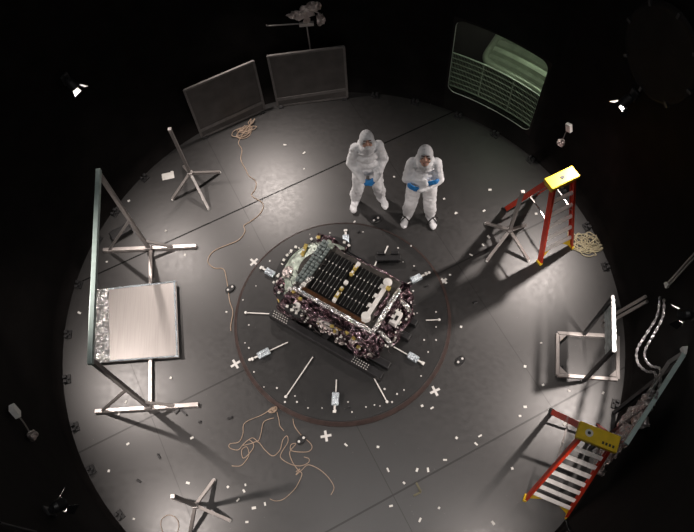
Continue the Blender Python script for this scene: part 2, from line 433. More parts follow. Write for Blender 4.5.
# ------------------------------------------------------------------ wall lamps
lamp_defs = [(142.0, 2.66, 'lit wall lamp with open flaps at upper left above the leaning screen', .6), (20.3, 2.68, 'lit wall lamp with open flaps under the round hatch', 1.0),
             (222.8, 2.34, 'lit wall lamp with open flaps at lower left beside the grey conduit', .75), (340.6, 2.45, 'lit wall lamp with open flaps above the silver hoses at right', .9),
             (107, 2.85, 'lit wall lamp above the pair of leaning mesh screens', 1.0), (182, 2.85, 'lit wall lamp beyond the left edge behind the teal frame', 1.0), (300, 2.6, 'lit wall lamp below the photo near the bottom ladder', .45), (262, 2.6, 'lit wall lamp below the photo under the camera', .25)]
LP = 370.
def wall_lamp(a, z, label, pw):
    t = thing('wall_lamp', label, 'lamp', polar(a, RW, z), math.radians(a+90), 'lamps round the chamber wall')
    # local: +y points into the chamber, z up
    c = NB(); box(c, (0, .012, 0), (.12, .024, .16), bev=.004); bar(c, (0, .01, -.02), (0, .07, .0), .025); obj('bracket', c, 'black', t)
    D = V((0, math.cos(math.radians(53)), -math.sin(math.radians(53)))); P0 = V((0, .05, .0))
    c = NB(); tube(c, [P0, P0+D*.03, P0+D*.12, P0+D*.13], [.04, .062, .07, .074], 18, cap=False); thicken(c, .003); cyl(c, P0-D*.005, P0+D*.004, .04, 18); obj('housing', c, 'black', t, smooth=False)
    Fm = frame(D)
    c = NB(); sph(c, P0+D*.06, .026); cyl(c, P0, P0+D*.05, .015, 10); obj('bulb', c, 'lens', t)
    X, Y = Fm.col[0], Fm.col[1]
    E = P0+D*.13
    for s, (sx, sy) in enumerate(((1, 0), (-1, 0), (0, 1), (0, -1))):
        side = X*sx+Y*sy
        if side.z > .3: continue      # the upper flap is folded away
        tang = Y*sx+X*sy
        o_ = (side*.05 + D*.085) if sx else (side*.055+D*.10)
        c = NB(); q = [E+side*.076-tang*.05, E+side*.076+tang*.05, E+side*.076+tang*.075+o_, E+side*.076-tang*.075+o_]
        c.faces.new([c.verts.new(p) for p in q]); thicken(c, .003); bd = obj('barn_door', c, 'black', t)
        c = NB(); mq = sum(q, V())/4; q2 = [mq+(p-mq)*.93-side*.004+D*.001 for p in q]; c.faces.new([c.verts.new(p) for p in q2]); thicken(c, .001); obj('inner_face', c, 'reflector', bd)
    ld = bpy.data.lights.new('lamp_bulb', 'SPOT'); ld.energy = LP*pw; ld.color = (1, .885, .82); ld.shadow_soft_size = .035; ld.spot_size = math.radians(104); ld.spot_blend = 1.
    lo = bpy.data.objects.new('lamp_bulb', ld); col.objects.link(lo); lo.parent = t; lo.location = P0+D*.105
    lo.rotation_euler = D.to_track_quat('-Z', 'Y').to_euler()
    return t
for d in lamp_defs: wall_lamp(*d)
cl = thing('ceiling_fill', 'added round white fill light panel out of view on the chamber ceiling', 'lamp', (0, -2.5, WH-.01))  # added fill light, out of view, brightens heads, ladder caps and frame tops
c = NB(); lathe(c, [(0, 0), (1.2, 0), (1.25, -.03), (1.3, -.03), (1.3, .0)], 48); obj('fill_housing', c, 'black', cl)
c = NB(); lathe(c, [(0, -.025), (1.2, -.025), (1.2, -.02), (0, -.02)], 48); obj('fill_diffuser', c, mat('lit_fill_panel', (.8, .8, .8), .5, emit=(1, .97, .95), es=11.), cl)
la = bpy.data.lights.new('alcove_bulb', 'POINT'); la.energy = 17.; la.color = (.92, 1, .84); la.shadow_soft_size = .15
lo = bpy.data.objects.new('alcove_bulb', la); col.objects.link(lo); lo.parent = win; lo.location = U(.55, 2.42, RW+.22)

# ------------------------------------------------------------------ turntable
tt = thing('turntable', 'large round dark turntable raised at the middle of the floor', 'turntable', (.031, -.091, 0))
b = NB(); lathe(b, [(0, .0905), (1.545, .0905), (1.548, .07), (0, .07)], 128); obj('table_top', b, 'table', tt)
b = NB(); lathe(b, [(1.551, .086), (1.556, .084), (1.60, .03), (1.605, .0), (1.4, .0), (1.4, .06), (1.551, .066)], 128); obj('rim', b, 'rim', tt)
TZ = .0905

def rod(name, label, a, e, sleeve=None, knob=None):
    t = thing(name, label, 'rod', (*V(e).xy, TZ), 0, 'rods set radially round the spacecraft'); B0 = V((*V(e).xy, TZ))
    A = V(a)-B0; A.z = .022; E = V((0, 0, .012))
    A = A+(E-A).normalized()*.13; c = NB(); cyl(c, A, E, .0085, 8); obj('shaft', c, 'rod', t)
    c = NB(); sph(c, (0, 0, .018), (.022, .022, .016)); obj('end_knob', c, 'white', t, smooth=True)
    if sleeve:
        S0, S1 = V(sleeve[0])-B0, V(sleeve[1])-B0; S0.z = S1.z = .03
        d = (S1-S0).normalized()
        c = NB(); bar(c, S0, S1, .10, .05, bev=.012); q = obj('foil_sleeve', c, 'foil_blue', t); q['label'] = 'pale foil wrapped sleeve'
        c = NB(); cyl(c, S1, S1+d*.05, .014, 8); n_ = V((-d.y, d.x, 0)); mid = (S0+S1)/2
        bar(c, S1+d*.07, S1+d*.10, .045, .02)
        obj('clip', c, 'white', t)
rod('tie_rod', 'plain white rod pointing left from the spacecraft', (-0.818,0.008,0.090), (-1.380,0.094,0.090))
rod('tie_rod', 'white rod with foil sleeve pointing lower left from the spacecraft', (-0.658,-0.382,0.090), (-1.333,-0.638,0.090), ((-1.042,-0.529,0.090), (-1.217,-0.603,0.090)))
rod('tie_rod', 'longest plain white rod running down left from the black beam', (-0.350,-0.579,0.090), (-0.838,-1.224,0.090))
rod('tie_rod', 'white rod with foil sleeve pointing straight down below the spacecraft', (-0.100,-0.915,0.090), (-0.169,-1.481,0.090), ((-0.137,-1.230,0.090), (-0.164,-1.412,0.090)))
rod('tie_rod', 'plain white rod pointing down right from the black beam', (0.354,-0.928,0.090), (0.558,-1.421,0.090))
rod('tie_rod', 'white rod with foil sleeve pointing lower right from the spacecraft', (0.633,-0.565,0.090), (1.109,-0.909,0.090), ((0.926,-0.774,0.090), (1.056,-0.875,0.090)))
rod('tie_rod', 'plain white rod pointing right from the spacecraft', (1.116,-0.273,0.090), (1.436,-0.288,0.090))
rod('tie_rod', 'white rod with foil sleeve pointing upper right from the spacecraft', (0.929,0.272,0.090), (1.389,0.474,0.090), ((1.104,0.354,0.090), (1.262,0.421,0.090)))
rod('tie_rod', 'white rod with foil sleeve pointing up behind the spacecraft', (0.182,0.848,0.090), (0.188,1.318,0.090), ((0.180,1.021,0.090), (0.196,1.229,0.090)))
rod('tie_rod', 'white rod with foil sleeve pointing upper left beside the taped cross', (-0.900,0.618,0.090), (-1.108,0.807,0.090), ((-0.929,0.655,0.090), (-1.064,0.752,0.090)))

# black connector block behind the spacecraft on the table
t = thing('connector_block', 'black finned block with two white pins behind the spacecraft', 'block', (0.800,0.752,0.090), math.radians(-4))
c = NB(); box(c, (0, 0, .05), (.37, .09, .09), bev=.006)
for k in range(9): box(c, (-.16+.04*k, -.05, .05), (.018, .02, .08))
obj('block_body', c, 'black', t)
c = NB(); box(c, (.10, .07, .09), (.12, .05, .06), bev=.006); box(c, (-.1, .07, .09), (.12, .05, .06), bev=.006); obj('top_lug', c, 'black', t)
for q in ((-.03, .1, .11), (-.19, -.08, .04)):
    c = NB(); cyl(c, V(q)-V((.02, .04, 0)), V(q)+V((.03, .07, .02)), .011, 8); obj('white_pin', c, 'white', t)

# ------------------------------------------------------------------ support cradle and spacecraft
SC = (.031, -.091, TZ); SA = math.radians(-36)
cr = thing('support_cradle', 'black beam cradle lying under the spacecraft on the turntable', 'cradle', (SC[0], SC[1], SC[2]+.001), SA)
c = NB(); box(c, (.05, -.52, .085), (1.88, .11, .17), bev=.01); q = obj('beam', c, 'black', cr)
c = NB()
for k in range(7):
    for j in range(3): box(c, (-.84+.038*k+.012*j, -.485-.036*j, .172), (.012, .012, .006))
for k in range(7):
    for j in range(3): box(c, (.52+.038*k, -.485-.036*j, .172), (.012, .012, .006))
obj('dot_grid', c, 'stud', q)
c = NB(); box(c, (0, .42, .085), (1.6, .11, .17), bev=.01); obj('beam', c, 'black', cr)
for x in (-.6, 0, .55):
    c = NB(); box(c, (x, -.05, .12), (.1, .9, .09), bev=.008); obj('cross_beam', c, 'black', cr)
for y, x1 in ((.42, 1.02), (.18, 1.04), (-.33, 1.0)):
    c = NB(); box(c, ((x1+.45)/2, y, .06), (x1-.45, .1, .12), bev=.012); obj('outrigger', c, 'black', cr)

sp = thing('spacecraft', 'boxy spacecraft wrapped in purple foil with black louvre strips on top', 'spacecraft', (SC[0], SC[1], SC[2]+.215), SA)
ZT = .64      # top deck height above the cradle
c = NB()
def body_fn():
    rows = 14
    x0, x1, y0, y1 = -.62, .78, -.40, .60
    bm = NB(); bmesh.ops.create_cube(bm, size=1.)
    for v in bm.verts: v.co = V(((x0+x1)/2 + v.co.x*(x1-x0), (y0+y1)/2+v.co.y*(y1-y0), .30+v.co.z*.56))
    bmesh.ops.subdivide_edges(bm, edges=bm.edges[:], cuts=13, use_grid_fill=True)
    for v in bm.verts:
        k = .75+.5*(v.co.z < .4)
        v.co += noise.noise_vector(v.co*7)*.055*k + noise.noise_vector(v.co*17)*.025
    return bm
obj('foil_body', body_fn(), 'foil_purple', sp)
# bulged left end: nested rings
def arc(r, z, squash=.92, n=28):
    return [V((-.42 - math.cos(math.radians(-100+200*k/n))*r*squash, .15+math.sin(math.radians(-100+200*k/n))*r*1.0, z)) for k in range(n+1)]
def ring_band(prof, m, name, n=28):
    bm = NB(); rows = [[bm.verts.new(p) for p in arc(r, z, n=n)] for r, z in prof]
    for A, B_ in zip(rows, rows[1:]):
        for k in range(n): bm.faces.new((A[k], A[k+1], B_[k+1], B_[k]))
    thicken(bm, .012); return obj(name, bm, m, sp, smooth=False)
ring_band([(.60, .02), (.63, .1), (.62, .3), (.61, .36)], 'foil_purple', 'end_skirt')
ring_band([(.60, .34), (.675, .37), (.675, .43), (.575, .44)], 'black', 'end_ring')
ring_band([(.57, .43), (.48, .55), (.30, .605)], 'greenwhite', 'end_band')
bm = NB(); rows = [[bm.verts.new(p) for p in arc(r, z)] for r, z in ((.31, .605), (.2, .607), (.02, .607))]
for A, B_ in zip(rows, rows[1:]):
    for k in range(28): bm.faces.new((A[k], A[k+1], B_[k+1], B_[k]))
obj('end_cap', bm, 'deck', sp)
bm = NB()
for k in range(26):
    p = arc(.63, .445, n=25)[k]
    if k % 6 < 4: bm = NB(); box(bm, p, (.035, .035, .02), Matrix.Rotation(R.random()*3, 3, 'Z')); obj('ring_bolt', bm, 'stud', sp)
bm = NB(); box(bm, (-.78, .33, .585), (.05, .2, .02), Matrix.Rotation(.25, 3, 'Z')); obj('gold_patch', bm, 'gold', sp)
bm = NB()
bm.free()
for q_, s_, e_ in (((-.80, -.24, .3), (.14, .14, .22), 4), ((-.6, -.42, .25), (.18, .12, .2), 5), ((-.62, .68, .35), (.2, .1, .16), 6)):
    bm = NB(); lump(bm, q_, s_, seed=e_); obj('foil_wrap', bm, 'foil_purple', sp)
bm = NB(); sph(bm, (-.80, -.06, .56), (.08, .1, .05)); obj('pink_cap', bm, 'foil_pink', sp, smooth=True)
# top deck
bm = NB(); box(bm, (.03, .17, .605), (1.26, .80, .05), bev=.008); obj('top_deck', bm, 'deck', sp)
for j, x in enumerate((-.60, -.54, -.48)):
    bm = NB()
    for k in range(13):
        y = -.10 + k*.055 + R.uniform(-.006, .006); box(bm, (x+R.uniform(-.006, .006), y, .64+R.uniform(-.01, .01)), (.045, .04, .035), Matrix.Rotation(R.uniform(-.3, .3), 3, 'Z'), bev=.006)
    box(bm, (x, .23, .622), (.05, .74, .02)); obj('fin_row', bm, 'greyfin', sp)
# louvre strips, two halves of four rows
def louvre(x0, name):
    bm = NB(); y0 = -.145
    for r_ in range(4):
        for k in range(7):
            if r_ == 0 and k == 0 and x0 < 0: continue
            box(bm, (x0+k*.057, y0+.08+r_*.158, .655), (.045, .148, .03), bev=.008)
    box(bm, (x0+3*.057, y0+.318, .634), (.41, .63, .012))
    o = obj(name, bm, 'cell', sp)
    bm = NB()
    for r_ in range(1, 4):
        for k in range(8): sph(bm, (x0-.0285+k*.057, y0+r_*.158+.001, .664), (.009, .012, .008), u=8, v=5)
    for k in range(1, 7): 
        for r_ in range(4): box(bm, (x0-.0285+k*.057, y0+.08+r_*.158, .652), (.004, .13, .01))
    obj('stud_row', bm, 'stud', o)
louvre(-.385, 'louvre_panel'); louvre(.065, 'louvre_panel')
for (x, y, sx, sy, m) in ((.012, .43, .05, .10, 'gold'), (.012, .33, .045, .08, 'gold'), (.01, -.05, .05, .11, 'gold'), (.01, .06, .045, .06, 'gold')):
    bm = NB(); box(bm, (x, y, .665), (sx, sy, .05), bev=.006); o = obj('connector', bm, m, sp)
    bm = NB(); box(bm, (x, y+.015, .695), (sx*.6, sy*.45, .02), bev=.003); obj('connector_cap', bm, 'stud', o)
for (x, y) in ((.015, .17), (.015, -.125), (.015, .49)):
    bm = NB(); box(bm, (x, y, .67), (.05, .06, .06), bev=.008); obj('white_fitting', bm, 'white', sp)
# near side: copper strip and silver rail
bm = NB(); box(bm, (.03, -.185, .635), (1.0, .055, .02), bev=.004); obj('copper_strip', bm, 'copper', sp)
def crinkled_bar(a, b_, w, h, seed):
    bm = NB(); a, b_ = V(a), V(b_); n = 26
    d = (b_-a).normalized(); s = d.cross(V((0, 0, 1)))
    tube(bm, [a+(b_-a)*i/n + V((0, 0, 1))*.012*noise.noise(V((i*.9, seed, 0))) + s*.015*noise.noise(V((i*.8, 0, seed))) for i in range(n+1)], [w*(1+.35*noise.noise(V((i*1.3, 3, seed)))) for i in range(n+1)], 7)
    return bm
obj('silver_rail', crinkled_bar((-.58, -.245, .635), (.68, -.245, .635), .034, .04, 1), 'foil', sp)
obj('silver_rail', crinkled_bar((.68, -.26, .635), (.68, .46, .635), .036, .04, 2), 'foil', sp)
obj('silver_rail', crinkled_bar((-.50, -.20, .65), (-.44, .0, .66), .03, .04, 3), 'foil', sp)
# white stepped bracket at the right end of the deck
bm = NB(); box(bm, (.505, .14, .648), (.06, .66, .025), bev=.003)
for y in (-.10, .06, .22, .38): box(bm, (.455, y, .648), (.07, .055, .025), bev=.003)
obj('stepped_bracket', bm, 'white', sp)
bm = NB(); lathe(bm, [(0, .1), (.05, .1), (.062, .09), (.062, 0), (0, 0)], 20, (.51, -.13, .65)); obj('white_canister', bm, 'white', sp)
bm = NB(); sph(bm, (.50, .46, .68), (.065, .06, .05)); obj('white_dome', bm, 'white', sp, smooth=True)
bm = NB(); box(bm, (.55, .39, .67), (.06, .06, .05), bev=.01); obj('gold_fitting', bm, 'gold', sp)
bm = NB(); crum = lump(bm, (.60, .17, .60), (.06, .26, .05), seed=9, amp=.5); obj('foil_wrap', bm, 'foil_purple', sp)
# right end equipment
bm = NB(); box(bm, (.80, .12, .50), (.16, .20, .12), bev=.01); wb = obj('white_box', bm, 'white', sp)
bm = NB(); box(bm, (.77, .16, .563), (.05, .05, .006)); box(bm, (.84, .11, .563), (.035, .07, .006)); box(bm, (.78, .07, .563), (.05, .03, .006)); obj('dark_port', bm, 'black', wb)
for y0, s in ((.37, 1), (-.17, 1)):
    bm = NB(); pts = smooth_path([(.70, y0, .57), (.78, y0-.015, .565), (.87, y0-.03, .52), (.93, y0-.04, .44)], 5)
    tube(bm, pts, .032, 10); obj('silver_duct', bm, 'foil', sp, smooth=True)
bm = NB()
for i, (x, y, z, a, b_, d_) in enumerate(((.74, .48, .35, .14, .12, .2), (.86, .30, .28, .12, .14, .2), (.84, -.06, .3, .13, .15, .2), (.72, -.34, .28, .14, .12, .2), (.55, -.42, .22, .16, .1, .16), (.80, .2, .2, .15, .3, .14))):
    bm = NB(); lump(bm, (x, y, z), (a, b_, d_), amp=.35, seed=20+i); obj('foil_wrap', bm, 'foil_purple', sp)
bm = NB()
for i in range(34):
    bm = NB(); x, y = R.uniform(-.1, .78), R.uniform(-.46, -.34); lump(bm, (x, y, R.uniform(.1, .5)), (R.uniform(.02, .05),)*3, amp=.4, seed=40+i, sub=1); obj('foil_scrap', bm, 'foil_pink', sp)
for i in range(20):
    bm = NB(); lump(bm, (R.uniform(.8, .95), R.uniform(-.2, .5), R.uniform(.2, .45)), (R.uniform(.02, .045),)*3, amp=.4, seed=80+i, sub=1); obj('foil_scrap', bm, 'foil_pink', sp)
# near side equipment
bm = NB(); cyl(bm, (-.08, -.40, .46), (.16, -.40, .46), .055, 16); obj('silver_canister', bm, 'alu', sp, smooth=False)
bm = NB(); box(bm, (-.43, -.40, .50), (.10, .05, .16), Matrix.Rotation(-.5, 3, 'X'), bev=.006); wb = obj('white_plate', bm, 'white', sp)
bm = NB()
for q in ((-.45, -.425, .55), (-.41, -.445, .50), (-.45, -.455, .46)): sph(bm, q, (.022, .016, .02), u=10, v=6)
obj('dark_port', bm, 'black', wb)
bm = NB(); lump(bm, (-.56, -.33, .5), (.07, .07, .07), seed=13); lump(bm, (.22, -.36, .5), (.08, .05, .06), seed=14); obj('gold_wrap', bm, 'foil_gold', sp)
bm = NB(); box(bm, (-.62, -.27, .58), (.07, .05, .05), bev=.01); box(bm, (-.47, -.14, .66), (.05, .06, .05), bev=.01); box(bm, (-.46, -.05, .66), (.04, .06, .05), bev=.01); obj('white_fitting', bm, 'white', sp)
bm = NB(); box(bm, (-.47, .55, .64), (.08, .07, .06), bev=.01); box(bm, (-.56, .63, .52), (.06, .06, .1), bev=.01); obj('green_fitting', bm, 'greenwhite', sp)
# far side boom and harness
bm = NB(); cyl(bm, (-.30, .70, .42), (.60, .64, .42), .018, 10); cyl(bm, (-.28, .65, .46), (.56, .60, .46), .014, 10); obj('boom', bm, 'dark', sp)
bm = NB(); cyl(bm, (-.32, .78, .02), (-.32, .70, .45), .03, 10); obj('boom_post', bm, 'foil_purple', sp)
bm = NB()
for i in range(85):
    k = R.random()
    if k < .45: p = V((R.uniform(-.6, .75), -.42+R.uniform(-.06, .02), R.uniform(.15, .52)))
    elif k < .75: p = V((R.uniform(.72, .95), R.uniform(-.3, .5), R.uniform(.2, .55)))
    else: p = V((R.uniform(-.75, -.45), R.uniform(-.35, .6), R.uniform(.6, .66)))
    q = p+V((R.uniform(-.16, .16), R.uniform(-.06, .06), R.uniform(-.05, .05)))
    mid = (p+q)/2+V((0, -.02, R.uniform(.01, .05)))
    bm = NB(); tube(bm, smooth_path([p, mid, q], 4), .006, 5); obj('cable', bm, 'wire', sp)
bm = NB()
for i in range(98):
    k = R.random()
    if k < .5: p = V((R.uniform(-.6, .75), -.43+R.uniform(-.05, .03), R.uniform(.12, .55)))
    elif k < .8: p = V((R.uniform(.74, .97), R.uniform(-.3, .5), R.uniform(.3, .6)))
    else: p = V((R.uniform(-.95, -.5), R.uniform(-.3, .6), R.uniform(.58, .64)))
    bm = NB(); box(bm, p, (R.uniform(.012, .03), R.uniform(.012, .03), .015), Matrix.Rotation(R.random()*3, 3, 'Z')); obj('small_fitting', bm, 'stud', sp)
bm = NB()
for i in range(22):
    p = V((R.uniform(-.75, .6), R.choice((-.43, -.3, .6)) + R.uniform(-.03, .03), R.uniform(.3, .6))); bm = NB(); box(bm, p, (.05, .04, .03), Matrix.Rotation(R.random()*3, 3, 'Z'), bev=.004); obj('gold_fitting', bm, 'gold', sp)

# ------------------------------------------------------------------ T-frame stand with teal top bar (left)
fs = thing('target_frame', 'tall grey frame with teal top bar on two floor bars at left', 'frame', (-2.84, .08, 0))
O = V(fs.location)
for up_, lo_, hi_, bl, br in ((V((-2.89, 1.34, 0)), 0, 2.2, (-3.626,1.400,0.000), (-2.150,1.321,0.000)), (V((-2.78, -1.18, 0)), 0, 2.2, (-3.548,-1.171,0.000), (-2.082,-1.202,0.000))):
    up_ = up_-O; bl = V(bl)-O; br = V(br)-O
    c = NB(); bar(c, bl+V((0, 0, .03)), br+V((0, 0, .03)), .055, .055, bev=.004); obj('foot_bar', c, 'alu', fs)
    c = NB(); bar(c, up_+V((0, 0, .055)), up_+V((0, 0, 2.18)), .055, .055, up=V((0, 1, 0)), bev=.004); obj('upright', c, 'alu_dull', fs)
    c = NB(); bar(c, bl*.85+up_*.15+V((0, 0, .06)), up_+V((-.02, 0, .95)), .04, .03, bev=.003); obj('brace', c, 'alu_dull', fs)
    c = NB(); bar(c, br*.5+up_*.5+V((0, 0, .06)), up_+V((.02, 0, .30)), .04, .03, bev=.003); obj('brace', c, 'alu_dull', fs)
    c = NB(); box(c, up_+V((0, 0, .09)), (.10, .08, .07), bev=.008); obj('joint_block', c, 'alu_dull', fs)
u1, u2 = V((-2.89, 1.34, 0))-O, V((-2.78, -1.18, 0))-O
c = NB(); bar(c, u1+V((0, .05, 2.2)), u2+V((0, -.05, 2.2)), .06, .06, bev=.004); obj('top_bar', c, 'teal', fs)
c = NB(); bar(c, u1+V((.02, 0, .04)), u2+V((.02, 0, .04)), .05, .05, bev=.004); obj('tie_bar', c, 'alu', fs)
t = thing('foil_panel', 'square brushed silver panel lying flat across the left frame bar', 'panel', (-3.0, .10, .068))
O = V(t.location)
cs = [V((-3.678,0.692,0.090)), V((-2.440,0.721,0.090)), V((-2.361,-0.497,0.090)), V((-3.569,-0.475,0.090))]
def bil(u, v, z): 
    p = (cs[0]*(1-u)+cs[1]*u)*(1-v)+(cs[3]*(1-u)+cs[2]*u)*v; return V((p.x-O.x, p.y-O.y, z))
c = NB(); grid_sheet(c, lambda u, v: bil(.0+1.*u, v, .03), 8, 8); thicken(c, .03); obj('sheet', c, 'brushed', t)
c = NB(); grid_sheet(c, lambda u, v: bil(.0+.17*u+.008*noise.noise(V((v*9, 0, 0))), v, .036+.012*noise.noise(V((u*4, v*14, 0)))), 6, 30); thicken(c, .004); q = obj('foil_edge', c, 'foil', t); q['label'] = 'crinkled foil strip along the left edge'
c = NB()
for (a, b_) in (((.98, 0), (.98, 1)), ((.17, .01), (1, .01)), ((.17, .99), (1, .99))):
    n = 24; tube(c, [bil(a[0]+(b_[0]-a[0])*i/n, a[1]+(b_[1]-a[1])*i/n, .034+.006*noise.noise(V((i*.9, a[0], a[1])))) for i in range(n+1)], [.013*(1+.5*noise.noise(V((i*1.1, 5, a[0])))) for i in range(n+1)], 6)
obj('taped_edge', c, 'foil_blue', t)
t = thing('equipment_case', 'low black case on the floor behind the left frame foot', 'case', (-3.358,1.678,0.000), .5)
c = NB(); box(c, (0, 0, .05), (.34, .16, .1), bev=.015); obj('case_body', c, 'black', t)
c = NB(); box(c, (.1, .09, .06), (.06, .02, .03)); box(c, (-.1, .09, .06), (.06, .02, .03)); obj('latch', c, 'dark', t)

# ------------------------------------------------------------------ pole stands with cross feet
def pole_stand(label, hub, tips, top, loose=.02):
    h = V(hub); t = thing('pole_stand', label, 'stand', (h.x, h.y, 0), 0, 'pole stands with splayed feet'); O = V((h.x, h.y, 0))
    for q in tips:
        a = V(q)-O; a.z = .022
        c = NB(); bar(c, V((0, 0, h.z)), a, .042, .042, bev=.003); l = obj('leg', c, 'alu', t)
        c = NB(); cyl(c, V((a.x, a.y, 0)), V((a.x, a.y, .022)), .022, 10); obj('foot_pad', c, 'white', l)
    c = NB(); box(c, (0, 0, h.z), (.08, .08, .07), bev=.01); obj('hub', c, 'alu_dull', t)
    c = NB(); bar(c, (0, 0, h.z), V(top)-O, .045, .045, up=V((0, 1, 0)), bev=.003); p_ = obj('pole', c, 'alu_dull', t)
    c = NB(); box(c, V(top)-O+V((0, 0, .01)), (.05, .05, .03), bev=.005); obj('pole_cap', c, 'alu', p_)
pole_stand('grey pole on four splayed feet at upper left before the mesh screen', (-2.19, 2.47, .36), [(-2.56, 2.23, 0), (-1.97, 1.99, 0), (-1.79, 2.67, 0), (-2.39, 2.85, 0)], (-2.2, 2.47, 1.5))
pole_stand('grey pole on four splayed feet beside the upper red ladder', (2.65, .94, .34), [(2.39, 1.27, 0), (2.3, .63, 0), (2.92, .57, 0), (2.99, 1.17, 0)], (2.63, .93, 1.44))
pole_stand('grey pole on four splayed feet at lower left near the camera', (-2.04, -2.59, .29), [(-1.86, -2.25, 0), (-1.65, -2.78, 0), (-2.18, -2.95, 0), (-2.40, -2.44, 0)], (-2.05, -2.60, 1.3))

# ------------------------------------------------------------------ mesh screens leaning against the wall
def screen(label, ca, cb, h, group):
    A, B_ = V(ca), V(cb); mid = (A+B_)/2; d = (B_-A); w = d.length; t = thing('mesh_screen', label, 'screen', (mid.x, mid.y, 0), math.atan2(d.y, d.x), group)
    z0 = .03
    c = NB()
    for a, b_ in (((-w/2, z0), (w/2, z0)), ((-w/2, h), (w/2, h)), ((-w/2, z0), (-w/2, h)), ((w/2, z0), (w/2, h))):
        bar(c, (a[0], 0, a[1]), (b_[0], 0, b_[1]), .035, .03, up=V((0, 1, 0)))
    obj('screen_frame', c, 'screen', t)
    c = NB(); box(c, (0, .004, (h+z0)/2), (w-.02, .012, h-z0-.02)); obj('mesh', c, 'mesh', t)
    c = NB(); bar(c, (-w/2, -.012, .20), (w/2, -.012, .24), .07, .008, up=V((0, 1, 0))); obj('lower_strip', c, 'screen', t)
    for s in (-1, 1):
        c = NB(); box(c, (s*(w/2-.05), 0, .015), (.08, .10, .03)); obj('foot', c, 'dark', t)
screen('grey mesh screen with pole behind leaning on the wall at top', polar(101.2, 4.0), polar(83.8, 4.0), 1.24, 'mesh screens against the wall')
screen('grey mesh screen tilted in view at upper left behind the coiled rope', polar(121.5, 4.0), polar(104.6, 4.0), 1.22, 'mesh screens against the wall')

# foil covered sensor mast on the wall behind the screen
t = thing('sensor_mast', 'thin mast topped with crumpled foil behind the upper mesh screen', 'mast', (-.08, 4.035, 0)); 
c = NB(); cyl(c, (0, 0, 0), (-.03, 0, 1.74), .012, 10); obj('mast_pole', c, 'alu_dull', t)
c = NB(); box(c, (-.03, -.02, 1.745), (.22, .05, .06), bev=.005); obj('mast_box', c, 'alu', t)
c = NB(); tube(c, [(-.12, 0, 1.745), (-.60, .0, 1.76), (-.63, -.01, 1.785)], .011, 8); obj('side_arm', c, 'alu_dull', t)
c = NB(); lump(c, (-.14, -.02, 1.93), (.13, .05, .08), .5, seed=3); lump(c, (.0, -.02, 1.98), (.11, .05, .12), .5, seed=8); lump(c, (.10, -.02, 2.06), (.11, .05, .09), .5, seed=12); lump(c, (-.02, -.02, 1.83), (.05, .03, .07), .5, seed=15); lump(c, (.19, -.02, 1.80), (.06, .04, .12), .5, seed=19)
tube(c, [(.08, 0, 1.99), (.17, 0, 1.92), (.19, -.01, 1.85)], .012, 6)
q = obj('foil_wrap', c, 'foil_pink', t)

# small foil boxes on the wall
def wall_box(label, a, b_, rot, k=1.):
    A, B_ = V(a), V(b_); t = thing('wall_sensor', label, 'sensor', A); n = V((-A.x, -A.y, 0)).normalized(); Fm = frame(n)
    c = NB(); box(c, n*(.02*k), (.09*k, .13*k, .05*k*k), Fm @ Matrix.Rotation(rot, 3, 'Z'), bev=.005); obj('sensor_plate', c, 'white', t)
    D = B_-A
    c = NB(); tube(c, smooth_path([n*.01, D*.4+n*.03+V((0, 0, .02)), D*.8+n*.015, D], 5), .008, 6); obj('cable', c, 'alu_dull', t)
    c = NB(); lump(c, D+n*.02, (.06, .06, .055), .35, seed=3); obj('foil_wrap', c, 'foil_pink', t)
wall_box('small silver sensor plate and foil knot on the wall above the upper red ladder', (3.553,2.026,1.296), (3.538,2.052,0.898), .4)
wall_box('small silver sensor plate taped on the black wall at far left', (-3.763,-1.603,1.874), (-3.660,-1.826,1.590), -.5, 1.15)

